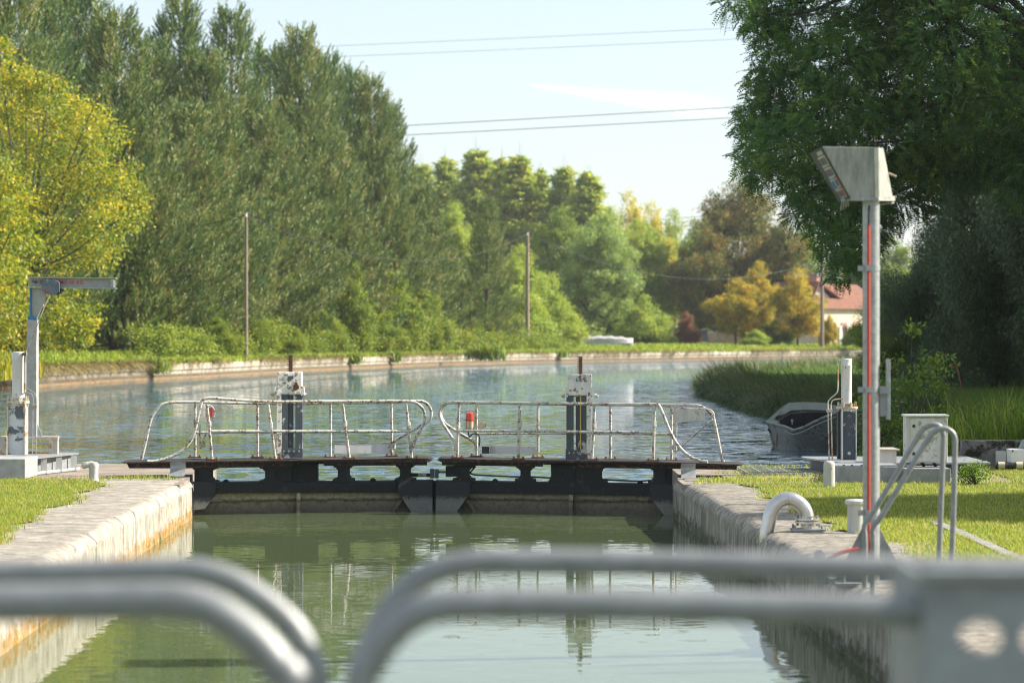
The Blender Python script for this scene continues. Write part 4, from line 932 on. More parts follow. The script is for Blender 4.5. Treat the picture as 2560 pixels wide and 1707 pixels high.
# concrete retaining block
YB = 34.9; x0, x1 = PY(Z6,1432,0,YB).x, PY(Z6,1829,0,YB).x+1.6; zt = PY(Z6,0,632,YB).z
mb = MB(); mb.box(((x0+x1)/2, YB+0.2, zt/2), (x1-x0, 0.4, zt))
make('concrete_block', mb, M['concrete'], bev=0.012, label='long mossy lichen-spotted concrete block at the far right of the lawn', cat='concrete block')
T = Thing('small_enclosure', PY(Z6, 1790, 795, 34.2), 'little white enclosure in front of the mossy concrete block', 'enclosure')
mb = MB(); pslab(mb, Z6, [(1742,687),(1900,687),(1900,797),(1765,797),(1745,770)], 34.2, 0.3); T.part('body', mb, M['white_plain'], bev=0.006)
c = PY(Z6,1756,697,34.18); T.part('screw', MB().cyl(c, 0.011, 0.02, 10, 'Y'), M['dark'], smooth=True)
mb = MB(); pslab(mb, Z6, [(1800,685),(1830,625),(1880,625),(1880,685)], 34.3, 0.12); T.part('sloped_top', mb, M['galv_dull'])
mb = MB(); pslab(mb, Z6, R4(1652,700,1712,770), 34.75, 0.1)
make('wooden_panel', mb, M['cabinet'], label='small weathered panel leaning on the concrete block behind weeds', cat='panel')
for k, (a, b) in enumerate(((1640,1730),(1732,1880))):
    y_ = 34.0; A_, B_ = PY(Z6,a,793,y_), PY(Z6,b,793,y_)
    T = Thing('conduit', A_, ('short black conduit with a pale collar lying before the concrete block', 'black conduit with a pale collar lying under the white enclosure')[k], 'conduit', 'black conduits on the grass')
    T.part('pipe', MB().tube([A_,B_], 0.040, 14), M['dark'], smooth=True)
    m_ = A_.lerp(B_, 0.45); T.part('collar', MB().tube([m_-Vector((0.04,0,0)), m_+Vector((0.04,0,0))], 0.045, 14), M['lamp_base'], smooth=True)
# boat hook stuck in the lawn
mb = MB().tube([PY(Z6,1448,400,39), PY(Z6,1400,190,39), PY(Z6,1385,125,39)], 0.012, 6)
mb.tube(smooth_path([PY(Z6,1388,150,39), PY(Z6,1375,155,39), PY(Z6,1364,146,39), PY(Z6,1362,132,39)], 4), 0.011, 6)
make('boat_hook', mb, M['rust'], smooth=True, label='thin rusty boat hook leaning above the tall grass at right', cat='boat hook')
# curved pipe
YP = 23.45; mb = MB()
pc = [(148,1290),(146,1240),(160,1170),(178,1095),(215,1040),(255,1015),(292,1008),(330,1018),(370,1045),(400,1085),(413,1130)]
T = Thing('siphon_pipe', PY(Z6, 415, 1230, YP), 'thick stainless pipe bent in an arch over the coping edge with a bolted flange', 'pipe')
mb.tube(smooth_path([PY(Z6,x,y,YP+(0.0 if x > 250 else 0.0)) for x, y in pc], 5), 0.058, 28); T.part('bend', mb, M['stainless'], smooth=True)
c = PY(Z6,414,1150,YP); f_ = MB().lathe((c.x,YP,c.z-0.024), [(0.104,0),(0.104,0.018),(0.06,0.020)], 28); f_.lathe((c.x,YP,c.z+0.001), [(0.104,0),(0.104,0.018),(0.062,0.020)], 28); fl_ = T.part('flange', f_, M['stainless'])
mb = MB()
for k in range(8):
    a = k*PI/4+0.2; mb.cyl((c.x+0.087*math.cos(a), YP+0.087*math.sin(a), c.z-0.042), 0.009, 0.08, 6)
T.part('bolts', mb, M['galv_tube'], parent=fl_)
zb_ = 0.022; mb = MB().cyl((c.x,YP,zb_), 0.056, c.z-0.024-zb_, 24); T.part('neck', mb, M['stainless'], smooth=True)
T.part('plug', MB().cyl((c.x+0.005,YP-0.064,zb_+0.055), 0.010, 0.02, 10, 'Y'), M['dark'])
mb = MB(); mb.box((c.x+0.0,YP,0.014), (0.27,0.24,0.018)); T.part('base_plate', mb, M['galv_dull'], bev=0.003)
mb = MB()
for sx in (-1,1):
    for sy in (-1,1): mb.cyl((c.x+sx*0.11,YP+sy*0.09,0.02), 0.010, 0.035, 6)
T.part('anchor_bolts', mb, M['galv_tube'])
T.part('weld_seam', MB().tube([PY(Z6,288,1008,YP)+Vector((-0.002,0,0)), PY(Z6,288,1008,YP)+Vector((0.003,0,0))], 0.0595, 28), M['galv'])
# tall pole with the canal signal box
YS = 18.5; c = P(2178, 0, YS); zt = P(0, 506, YS).z; rP = 21.2/F*YS
T = Thing('signal_pole', (c.x, YS, 0), 'tall galvanised pole with an orange conduit and triangular foot plates on the right lock side', 'pole')
T.part('pole', MB().cyl((c.x,YS,0.0), rP, zt+0.01, 32), M['galv'], smooth=True)
zg = P(0, 1300, YS).z
for k, dv in enumerate(((1,0),(0,1))):
    mb = MB(); e = 0.235
    if k == 0: mb.prism([(c.x-e,YS+0.02,0.01),(c.x+e,YS+0.02,0.01),(c.x+0.03,YS+0.02,zg),(c.x-0.03,YS+0.02,zg)], (0,0.012,0))
    else: mb.prism([(c.x-0.006,YS-0.20,0.01),(c.x-0.006,YS+0.24,0.01),(c.x-0.006,YS+0.05,zg),(c.x-0.006,YS-0.02,zg)], (0.012,0,0))
    T.part('foot_gusset', mb, M['galv_dull'])
mb = MB(); mb.box((c.x,YS,0.008), (0.52,0.50,0.016)); T.part('base_plate', mb, M['galv_dull'])
mb = MB()
for sx in (-1,1):
    for sy in (-1,1): mb.cyl((c.x+sx*0.20,YS+sy*0.19,0.016), 0.013, 0.04, 6)
T.part('anchor_bolts', mb, M['galv_tube'])
x_ = c.x-0.45*rP
mb = MB(); A_ = [(x_, YS-rP-0.008, P(0,565,YS).z), (x_, YS-rP-0.008, 0.20)]; mb.tube(A_, 0.0105, 12); T.part('conduit', mb, M['red_cable'], smooth=True)
mb = MB(); mb.tube(smooth_path([(x_, YS-rP-0.008, P(0,565,YS).z), (x_, YS-rP-0.01, P(0,540,YS).z), (x_+0.005, YS-rP, P(0,515,YS).z)], 4), 0.006, 8); T.part('cable', mb, M['rubber'])
for yy in (671, 974, 1281):
    z_ = P(0,yy,YS).z; mb = MB(); mb.lathe((c.x,YS,z_-0.017), [(rP+0.004,0),(rP+0.004,0.034)], 28); mb.box((c.x-rP-0.014,YS-0.02,z_), (0.036,0.03,0.034)); mb.box((x_,YS-rP-0.014,z_), (0.036,0.028,0.036)); T.part('pipe_clamp', mb, M['galv'])
# bracket and strip at the right of the pole
mb = MB(); a = PY(Z6,930,100,YS).x; b = PY(Z6,953,100,YS).x; mb.box(((a+b)/2, YS, (PY(Z6,0,100,YS).z+PY(Z6,0,492,YS).z)/2), (b-a, 0.05, PY(Z6,0,100,YS).z-PY(Z6,0,492,YS).z)); T.part('side_strip', mb, M['galv'], bev=0.003)
mb = MB(); a = PY(Z6,885,0,YS).x; b = PY(Z6,930,0,YS).x; z0, z1 = PY(Z6,0,470,YS).z, PY(Z6,0,325,YS).z; mb.box(((a+b)/2,YS+0.01,(z0+z1)/2), (b-a,0.06,z1-z0)); z2 = PY(Z6,0,300,YS).z; mb.box(((a+b)/2+0.004,YS-0.01,z2), (b-a+0.02,0.07,0.045)); T.part('side_bracket', mb, M['galv_dull'])
# signal box: a tapered sheet-metal hood, its lamp panel turned to the lock chamber
ZS = zz(2020,350,6.5333)
q = lambda x, y, dy=0.0: PY(ZS, x, y, YS-0.12+dy)
FTL, FTR, FBR, FBL = q(228,108), q(1080,122), q(1140,945), q(690,945)
BTL, BTR, BBR, BBL = q(40,212,0.42), q(1232,132,0.34), q(1385,928,0.34), q(520,1015,0.42)
mb = MB(); mb.add([FTL,FTR,FBR,FBL,BTL,BTR,BBR,BBL], [(0,1,2,3),(1,5,6,2),(5,4,7,6),(0,4,5,1),(3,2,6,7),(0,3,7,4)])
TB = Thing('signal_box', (c.x, YS, zt), 'weathered grey sheet-metal signal hood on top of the tall pole', 'signal box')
TB.part('hood', mb, M['aluminium'], bev=0.004)
mb = MB(); mb.add([q(690,935,-0.012),q(1150,935,-0.012),q(1160,992,-0.015),q(705,992,-0.015),q(560,935,0.40),q(1425,915,0.37),q(1425,998,0.37),q(600,1000,0.42)], [(0,1,2,3),(1,5,6,2),(5,4,7,6),(0,4,5,1),(3,2,6,7),(0,3,7,4)])
TB.part('bottom_flange', mb, M['aluminium'])
mb = MB(); mb.add([q(1080,122,-0.006),q(1150,124,-0.002),q(1160,940,-0.006),q(1100,945,-0.008),q(1080,122,0.02),q(1150,124,0.03),q(1160,940,0.03),q(1100,945,0.02)], [(0,1,2,3),(1,5,6,2),(5,4,7,6),(0,4,5,1),(3,2,6,7),(0,3,7,4)]); TB.part('corner_fold', mb, M['sign_beige'])
# lamp panel on the slanting left face: bilinear cells
nrm = (FBL-FTL).cross(BTL-FTL).normalized()
if nrm.x > 0: nrm = -nrm
def bil(u_, v_, off=0.0): return (FTL.lerp(FBL, v_)).lerp(BTL.lerp(BBL, v_), u_)+nrm*off
mb = MB(); mb.prism([bil(0.0,0.0,0.001), bil(1.0,0.0,0.001), bil(1.0,1.0,0.001), bil(0.0,1.0,0.001)], nrm*0.006); pn = TB.part('lamp_panel', mb, M['dark'])
cells = [(0.10,0.48,0.05,0.12,'sign_beige'),(0.08,0.62,0.14,0.34,'sign_beige'),(0.08,0.62,0.36,0.56,'sign_beige'),(0.08,0.34,0.575,0.765,'sign_pink'),(0.36,0.66,0.575,0.80,'sign_blue'),(0.06,0.62,0.785,0.955,'sign_pink'),(0.35,0.7,0.965,1.0,'sign_blue')]
for u0,u1,v0,v1,mm in cells:
    mb = MB(); mb.prism([bil(u0,v0,0.0075), bil(u1,v0,0.0075), bil(u1,v1,0.0075), bil(u0,v1,0.0075)], nrm*0.004); fr = TB.part('cell_frame', mb, M[mm], parent=pn)
    du, dv_ = (u1-u0)*0.14, (v1-v0)*0.18
    if v1-v0 > 0.1:
        mb = MB()
        if mm != 'sign_blue' and u1-u0 > 0.4:
            um = (u0+u1)/2; prs = [(u0+du*0.5, um-0.015), (um+0.015, u1-du*0.5)]
        else: prs = [(u0+du*1.6, u1-du*1.6)]
        for a_, b_ in prs: mb.prism([bil(a_,v0+dv_,0.012), bil(b_,v0+dv_,0.012), bil(b_,v1-dv_,0.012), bil(a_,v1-dv_,0.012)], nrm*0.003)
        TB.part('cell', mb, M['sign_dark'], parent=pn)
mb = MB()
for k, (a_, b_) in enumerate(((560,1000),(590,1010),(620,1000),(648,1000))):
    mb.tube(smooth_path([q(a_,b_,0.25), q(a_-12+k*6,b_+70,0.25), q(a_-25+k*14,b_+150-k*22,0.25)], 3), 0.003, 5)
TB.part('loose_wires', mb, M['rust_frame'])
mb = MB(); mb.tube([q(1200,1050,0.3), q(1260,1040,0.33), q(1400,1030,0.36)], 0.006, 6); TB.part('hinge_rod', mb, M['galv'])
mb = MB(); mb.tube([q(1320,545,0.3), q(1440,600,0.3)], 0.008, 6); TB.part('latch_rod', mb, M['rust_frame'])
# ladder grab rails at the chamber edge
YG = 17.6
for k, (pts, dy) in enumerate(((((786,1500),(790,1320),(785,1200),(805,1150),(850,1090),(1140,600),(1185,545),(1235,525),(1280,540),(1302,590),(1300,700),(1285,1100),(1268,1500)), 0.45), (((838,1500),(842,1330),(840,1215),(865,1160),(905,1110),(1190,640),(1240,575),(1295,550),(1345,565),(1375,610),(1378,700),(1368,1100),(1348,1520)), 0.0))):
    Yk = YG+dy; raw = [PY(Z6,x,y,Yk) for x, y in pts]
    for e_ in (0,-1): raw[e_].z = 0.0 if e_ else -0.35
    mb = MB().tube(smooth_path(raw, 6), 0.0178, 16)
    mb.cyl((raw[-1].x, Yk, 0.0), 0.05, 0.012, 16)
    make('grab_rail', mb, M['galv_tube'], smooth=True, label=('farther of the two hooped galvanised ladder grab rails before the pole', 'nearer of the two hooped galvanised ladder grab rails before the pole')[k], cat='grab rail', group='ladder grab rails')
# bent peg with orange handle
Yp = 18.4; T = Thing('mooring_hook', (PY(Z6,505,0,Yp).x, Yp, 0), 'short grey upright hook with an orange rod reaching to the pole foot', 'mooring hook')
mb = MB(); p_ = [PY(Z6,x,y,Yp) for x, y in ((512,1520),(505,1440),(492,1380),(480,1345))]; p_[0].z = 0.0; mb.tube(smooth_path(p_, 4), [0.036]*5+[0.034]*5+[0.028,0.026,0.016], 14); T.part('post', mb, M['galv_dull'], smooth=True)
mb = MB().tube(smooth_path([PY(Z6,530,1412,Yp), PY(Z6,590,1378,Yp), PY(Z6,660,1352,Yp), PY(Z6,752,1336,Yp)], 4), 0.0125, 10); T.part('rod', mb, M['red_cable'], smooth=True)
# drainage strip in the lawn
mb = MB(); pl = [(3.63, y) for y in [8+0.5*i for i in range(34)]]
mb.poly([Vector((x-0.055-0.008*math.sin(y*3.1), y, 0.020)) for x, y in pl]+[Vector((x+0.055+0.008*math.sin(y*2.3), y, 0.020)) for x, y in pl[::-1]])
make('drain_strip', mb, M['strip'], kind='structure')

# ------------------------------------------------------------------ boat
def BP(px, py, Y): return PY(Z5, px, py, Y)
Z5 = zz(1900,950,5.2267)
near = [(88,545,46.6),(200,575,46.0),(330,608,45.4),(440,655,45.0),(560,620,44.8),(720,540,44.6),(860,478,44.5),(1000,425,44.5),(1150,400,44.5),(1300,392,44.6),(1420,395,44.8)]
far = [(88,540,46.65),(135,500,46.9),(200,440,47.1),(290,360,47.2),(380,305,47.2),(560,298,47.1),(720,300,47.0),(860,310,46.9),(1000,345,46.7),(1200,360,46.4),(1420,375,46.1)]
nb = [(200,800,46.6),(235,835,46.2),(300,850,45.8),(400,880,45.5),(520,910,45.3),(650,930,45.2),(780,945,45.1),(880,945,45.1),(1010,930,45.2),(1180,910,45.3),(1380,880,45.5)]
fb = [(205,800,46.7),(240,830,46.8),(300,835,46.9),(400,840,47.0),(520,850,47.0),(650,860,47.0),(780,865,47.0),(880,870,46.9),(1010,870,46.8),(1180,870,46.6),(1380,860,46.3)]
def bulge(a, b, t, k):
    p = a.lerp(b, t); return p+Vector((0, -k*math.sin(PI*t), 0))
secs = []
for i in range(11):
    n_, f_, a_, b_ = BP(*near[i]), BP(*far[i]), BP(*nb[i]), BP(*fb[i])
    lo = Vector((0,0,-0.25)); s = [n_, bulge(n_,a_,0.33,0.08), bulge(n_,a_,0.66,0.08), a_, a_+lo+Vector((0,0.1,0)), b_+lo, b_, f_]
    secs.append(s)
mb = MB(); m_ = 8
for s in secs: mb.v += [tuple(p) for p in s]
for i in range(10):
    for k in range(m_-1): a = i*m_+k; mb.f.append((a, a+1, a+1+m_, a+m_))
mb.f.append(tuple(range(m_))); mb.f.append(tuple(10*m_+k for k in range(m_))[::-1])
T = Thing('rowing_boat', (5.0, 45.8, ZUP), 'weathered grey flat-bottomed boat lying heeled beside the grassy right bank', 'boat')
T.part('hull', mb, M['boat_wood'], smooth=True)
# lining, a little inside the shell
mb = MB(); li = []
for i in range(11):
    n_, f_ = secs[i][0], secs[i][7]; a_, b_ = secs[i][3], secs[i][6]; dn = Vector((0,0,-0.01))
    li.append([n_.lerp(f_,0.05)+dn, a_.lerp(f_,0.25)+Vector((0,0.05,0.02)), b_.lerp(f_,0.2)+Vector((0,-0.05,0.02)), f_.lerp(n_,0.10)+Vector((0.0,-0.05,-0.13))])
for s in li: mb.v += [tuple(p) for p in s]
for i in range(10):
    for k in range(3): a = i*4+k; mb.f.append((a, a+1, a+5, a+4))
T.part('lining', mb, M['boat_inside'])
mb = MB().tube([BP(*p)+Vector((0,-0.02,0.0)) for p in near], 0.024, 8); T.part('gunwale', mb, M['boat_rim'])
mb = MB(); o = 0; pa = [BP(*p) for p in far]
for p in pa: mb.v += [tuple(p+Vector((0,0,0.015))), tuple(p+Vector((0.02,-0.12,-0.11 if p.x > pa[2].x else -0.03))), tuple(p+Vector((0,0.02,-0.0)))]
for i in range(10):
    a = i*3; mb.f += [(a, a+3, a+4, a+1), (a, a+2, a+5, a+3), (a+1, a+4, a+5, a+2)]
T.part('gunwale', mb, M['boat_rim'])
T.part('rub_strip', MB().tube(smooth_path([BP(x,y+55,Y-0.06) for x,y,Y in near[2:]], 3), 0.013, 6), M['boat_wood'])
mb = MB(); mb.prism([BP(88,545,46.55),BP(135,505,46.85),BP(260,560,46.6),BP(225,585,46.2)], (0,0,0.02)); T.part('bow_deck', mb, M['boat_rim'])
T.part('mooring_chain', MB().tube([BP(228,590,46.0), BP(224,700,46.0), BP(220,870,46.0)], 0.012, 6), M['rust'])
T.part('rowlock', MB().cyl(BP(420,580,45.6), 0.008, 0.07, 8).box(tuple(BP(420,528,45.6)), (0.035,0.03,0.04)), M['galv'])

# ------------------------------------------------------------------ near lock gate railings (photographer stands just behind them)
Z7, Z8 = zz(0,1100,1.8375), zz(1280,1100,1.8375)
YN, YF_ = 4.0, 4.66
def near_rail(nm, lab, near_pts, far_pts, legs):
    b = near_pts[0]
    T = Thing('near_gate_railing', (near_pts[len(near_pts)//2].x, YN, 0.15), lab, 'railing', 'railings of the near lock gate')
    T.part('front_handrail', MB().tube(smooth_path(near_pts, 8), 0.027 if nm == 'l' else 0.0235, 24), M['galv_tube'], smooth=True)
    T.part('rear_handrail', MB().tube(smooth_path(far_pts, 8), 0.0215, 24), M['galv_tube'], smooth=True)
    return T
nl = [PY(Z7,x,y,YN) for x, y in ((-900,752),(-400,750),(0,748),(400,742),(700,736),(850,742),(970,775),(1080,840),(1180,925),(1270,1030),(1345,1150))]+[Vector((-0.29,YN,0.9)), Vector((-0.27,YN,0.5)), Vector((-0.30,YN,0.16))]
fl = [PY(Z7,x,y,YF_) for x, y in ((-900,618),(-400,616),(0,612),(400,606),(800,596),(950,606),(1090,655),(1220,740),(1340,850),(1410,970),(1455,1110))]+[Vector((-0.31,YF_,0.9)), Vector((-0.29,YF_,0.5)), Vector((-0.33,YF_,0.16))]
TL = near_rail('l', 'blurred galvanised hooped railing close to the camera at lower left', nl, fl, None)
nr = [Vector((-0.19,YN,0.16)), Vector((-0.22,YN,0.5)), Vector((-0.225,YN,0.9))]+[PY(Z7,x,y,YN) for x, y in ((1655,1140),(1700,1020),(1770,910),(1860,825),(1970,772),(2110,752))]+[PY(Z8,x,y,YN) for x, y in ((0,750),(600,758),(1200,768),(1700,778),(1880,782))]
fr = [Vector((-0.22,YF_,0.16)), Vector((-0.25,YF_,0.5)), Vector((-0.255,YF_,0.9))]+[PY(Z7,x,y,YF_) for x, y in ((1650,1110),(1705,940),(1785,790),(1880,672),(2000,600),(2150,564))]+[PY(Z8,x,y,YF_) for x, y in ((0,556),(600,562),(1200,574),(1800,590),(2352,600),(2900,610))]
TR = near_rail('r', 'blurred galvanised hooped railing close to the camera at lower right', nr, fr, None)
dk = MB(); dk.box((-1.95,4.33,0.11), (2.95,0.75,0.05)); TL.part('walkway', dk, M['galv_dull'])
dk = MB(); dk.box((1.35,4.33,0.11), (3.2,0.75,0.05)); TR.part('walkway', dk, M['galv_dull'])
for T_, xs in ((TL,(-2.6,)), (TR,(2.1,))):
    for x_ in xs:
        for y_, pl_ in ((YN, nl if T_ is TL else nr), (YF_, fl if T_ is TL else fr)):
            zt_ = min(pl_, key=lambda p: abs(p.x-x_) + (10 if p.z < 1.0 else 0)).z
            T_.part('post', MB().cyl((x_, y_, 0.13), 0.019, zt_-0.15, 16), M['galv_tube'], smooth=True)
# perforated steel upright box at the right end of the railing
T = Thing('perforated_post', (2.72, 4.1, 0.0), 'blurred grey steel box section with oval holes at the lower right corner', 'post')
x0 = PY(Z8,1890,0,3.95).x; zt = PY(Z8,0,628,3.95).z; Xr = x0+0.62
import bmesh
def holed_plate(x0, x1, z0, z1, y, th, holes):
    """plate in the XZ plane with elliptical holes, built as strips round each hole"""
    mb = MB(); seg = 24
    xs = [x0]+[ (holes[i][0]+holes[i+1][0])/2 for i in range(len(holes)-1)]+[x1]
    for i, (hx, hz, ra, rb) in enumerate(holes):
        xa, xb = xs[i], xs[i+1]; za, zb = hz-0.09, hz+0.09; ring = []; outer = []
        for k in range(seg):
            a = 2*PI*k/seg; ca, sa = math.cos(a), math.sin(a); ring.append((hx+ra*ca, hz+rb*sa))
            f = 1/max(abs(ca), abs(sa)); ex = (xb-hx) if ca > 0 else (hx-xa); outer.append((hx+ca*f*ex, hz+sa*f*0.09))
        for yy in (y, y+th):
            o = len(mb.v); mb.v += [(p[0], yy, p[1]) for p in ring]+[(p[0], yy, p[1]) for p in outer]
            for k in range(seg): j = (k+1) % seg; mb.f.append((o+k, o+j, o+seg+j, o+seg+k))
        o = len(mb.v); mb.v += [(p[0], y, p[1]) for p in ring]+[(p[0], y+th, p[1]) for p in ring]
        for k in range(seg): j = (k+1) % seg; mb.f.append((o+k, o+j, o+seg+j, o+seg+k))
    hz = holes[0][1]; mb.box(((x0+x1)/2, y+th/2, (hz+0.09+z1)/2), (x1-x0, th, z1-hz-0.09)); mb.box(((x0+x1)/2, y+th/2, (hz-0.09+z0)/2), (x1-x0, th, hz-0.09-z0))
    return mb
hc = PY(Z8,2152,908,3.95)
mb = holed_plate(x0, Xr, 0.0, zt, 3.95, 0.008, [(hc.x+0.088*k, hc.z, 0.031, 0.024) for k in range(0, 6)])
T.part('front_plate', mb, M['galv_dull'])
mb = MB(); mb.box((x0+0.004,4.13,zt/2), (0.008,0.34,zt)); T.part('side_plate', mb, M['galv_dull'])
mb = MB(); mb.box(((x0+Xr)/2,3.955,zt+0.004), (Xr-x0,0.05,0.012)); T.part('top_flange', mb, M['galv_tube'])
mb = MB(); a = PY(Z8,1700,0,4.05).x; mb.box(((a+x0)/2-0.0,4.06,0.45), (x0-a-0.002,0.01,0.66)); T.part('web_plate', mb, M['rust_frame'])

# ------------------------------------------------------------------ house, sheds, poles and wires across the canal
Zh = zz(1700,620,3.92)
YH = 285.0
def hp(x, y, Y=YH): return PY(Zh, x, y, Y)
ang = math.radians(-30)     # façade turned towards the sun
T = Thing('house', hp(1430,960), 'cream cottage with red tiled roofs and two chimneys across the canal', 'house')
A_ = hp(1415,960); B_ = hp(2170,960); gz = A_.z
fx = Vector((math.cos(ang)*-1,0,0)); Lw = (B_.x-A_.x)/math.cos(math.radians(38)); dirx = Vector((math.cos(math.radians(38)), math.sin(math.radians(38)), 0)); diry = Vector((-math.sin(math.radians(38)), math.cos(math.radians(38)), 0))
def hw(u_, d_, z_): return A_+dirx*u_+diry*d_+Vector((0,0,z_))
mz = YH/F/3.92                                       # metres per zoomed pixel
zw = (960-603)*mz
def hbox(u0, u1, d0, d1, z0, z1):
    mb = MB(); mb.add([hw(u0,d0,z0),hw(u1,d0,z0),hw(u1,d1,z0),hw(u0,d1,z0),hw(u0,d0,z1),hw(u1,d0,z1),hw(u1,d1,z1),hw(u0,d1,z1)], [(0,1,5,4),(1,2,6,5),(2,3,7,6),(3,0,4,7),(4,5,6,7),(0,3,2,1)]); return mb
T.part('wall', hbox(0,Lw,0,9,-0.3,zw), M['render_wall'])
zr = zw+(603-545)*mz
mb = MB(); mb.add([hw(-0.3,-0.3,zw),hw(Lw+0.3,-0.3,zw),hw(Lw+0.3,2.6,zr+0.55),hw(-0.3,2.6,zr+0.55),hw(-0.3,-0.3,zw+0.12),hw(Lw+0.3,-0.3,zw+0.12),hw(Lw+0.3,2.6,zr+0.67),hw(-0.3,2.6,zr+0.67)], [(0,1,5,4),(1,2,6,5),(2,3,7,6),(3,0,4,7),(4,5,6,7),(0,3,2,1)]); T.part('lean_to_roof', mb, M['roof'])
uL, uP, uR = 0.2, (1530-1415)*mz/0.79, (1790-1415)*mz/0.79
zp = zw+(603-330)*mz; d0 = 2.5
mb = MB(); mb.prism([hw(uL,d0,zw),hw(uR,d0,zw),hw(uP,d0,zp-0.25)], diry*6); T.part('gable_wall', mb, M['gable_wall'])
mb = MB()
for ue in (uL-0.35, uR+0.3):
    ze = zw-0.1 if ue < uP else zr+0.1
    q_ = [hw(uP,d0-0.35,zp-0.1), hw(ue,d0-0.35,ze), hw(ue,d0+6.3,ze), hw(uP,d0+6.3,zp-0.1)]; mb.prism(q_, (0,0,0.2))
rf = T.part('roof', mb, M['roof'])
mb = MB(); mb.add([hw(uP,d0+3,zp-0.1),hw(Lw+0.2,d0+3,zp-0.1),hw(Lw+0.2,d0-0.4,zr+0.3),hw(uR*0.8,d0-0.4,zr+0.3)], [(0,1,2,3)]); mb.add([hw(uP,d0+3,zp-0.1),hw(Lw+0.2,d0+3,zp-0.1),hw(Lw+0.2,d0+6.4,zr),hw(uP,d0+6.4,zr)], [(0,1,2,3)]); T.part('main_roof', mb, M['roof'])
T.part('gable_window', hbox((1500-1415)*mz/.79,(1590-1415)*mz/.79,d0-0.03,d0+0.1,zw+(603-535)*mz,zw+(603-455)*mz), M['glass'])
for (x0_, x1_, yt_, nm_, mt_) in ((1470,1550,262,'chimney','zinc'),(1700,1735,262,'chimney','brick')):
    u0_, u1_ = (x0_-1415)*mz/.79, (x1_-1415)*mz/.79; cm = T.part('chimney', hbox(u0_,u1_,d0+2.4,d0+3.4,zp-1.4,zw+(603-yt_)*mz), M['brick'] if mt_ == 'brick' else M['gable_wall'], parent=rf)
    T.part('chimney_cap', hbox(u0_-0.08,u1_+0.08,d0+2.3,d0+3.5,zw+(603-yt_)*mz,zw+(603-yt_)*mz+0.25), M['zinc'], parent=rf)
for (x0_, x1_, y0_, y1_, nm_, mt_) in ((1608,1643,760,960,'door','door_brown'),(1740,1785,755,820,'window','glass'),(2035,2075,760,900,'window','door_brown'),(1892,1930,760,830,'window','glass')):
    u0_, u1_ = (x0_-1415)*mz/.79, (x1_-1415)*mz/.79; z0_, z1_ = max(0,(960-y1_)*mz), (960-y0_)*mz
    fr_ = T.part(nm_+'_surround' if nm_ == 'door' else 'window', hbox(u0_-0.22,u1_+0.22,-0.06,0.05,z0_,z1_+0.3), M['brick'])
    T.part(nm_ if nm_ == 'door' else 'pane', hbox(u0_,u1_,-0.10,0.05,z0_,z1_), M[mt_], parent=fr_)
T.part('shutter', hbox((1572-1415)*mz/.79,(1602-1415)*mz/.79,-0.12,-0.04,0.1,(960-765)*mz), M['white_plain'])
T.part('shutter', hbox((1652-1415)*mz/.79,(1680-1415)*mz/.79,-0.12,-0.04,0.1,(960-765)*mz), M['white_plain'])
# dark shed and rubble wall
T = Thing('shed', hp(190,915,277), 'low dark shed with a zinc roof beside the orange trees', 'shed')
mb = MB(); p_ = hp(70,915,277); q_ = hp(272,915,277); mb.prism([hp(70,915,277), hp(272,915,277), hp(272,805,277), hp(70,830,277)], (0,4,0)); T.part('body', mb, M['zinc'])
mb = MB(); mb.prism([hp(60,826,276.8), hp(276,798,276.8), hp(276,790,276.8), hp(60,818,276.8)], (0,4.5,0)); T.part('roof', mb, M['galv_dull'])
mb = MB(); rr_ = random.Random(9); top = [(275+i*22, 822+rr_.uniform(-10,10)) for i in range(18)]
mb.prism([hp(275,930,279)]+[hp(x,y,279) for x, y in top]+[hp(top[-1][0],930,279)], (0,1.2,0)); make('rubble_wall', mb, M['ruin'], label='low pinkish rubble wall behind the small orange trees', cat='wall')
# covered boat on the bank
Zc = zz(1400,400,2.8); YV = 246.0
c1, c2 = PY(Zc,105,1240,YV), PY(Zc,512,1240,YV)
T = Thing('covered_boat', ((c1.x+c2.x)/2, YV, c1.z-0.8), 'long low white boat on the far bank, its roof just above the grass', 'boat')
mb = MB(); n_ = 16; Lc = c2.x-c1.x
for i in range(n_+1):
    t_ = i/n_; x_ = c1.x+Lc*t_; wv = 0.9*math.sin(PI*min(1,max(0.04,t_)))**0.4; zt_ = c1.z-0.18+0.30*math.sin(PI*max(0.02,min(0.98,t_**0.8)))**0.5+0.05*math.sin(i*2.1)
    for a_ in range(7):
        th = PI*a_/6; mb.v.append((x_, YV-wv*math.cos(th), c1.z-0.55+(zt_-c1.z+0.55)*math.sin(th)**0.6 if 0 < a_ < 6 else c1.z-0.9))
for i in range(n_):
    for a_ in range(6): k = i*7+a_; mb.f.append((k, k+1, k+8, k+7))
T.part('roof', mb, M['cover_white'], smooth=True)
mb = MB(); mb.box(((c1.x+c2.x)/2, YV, c1.z-0.75), (Lc*0.96, 1.6, 0.5)); T.part('hull', mb, M['cover_white'])
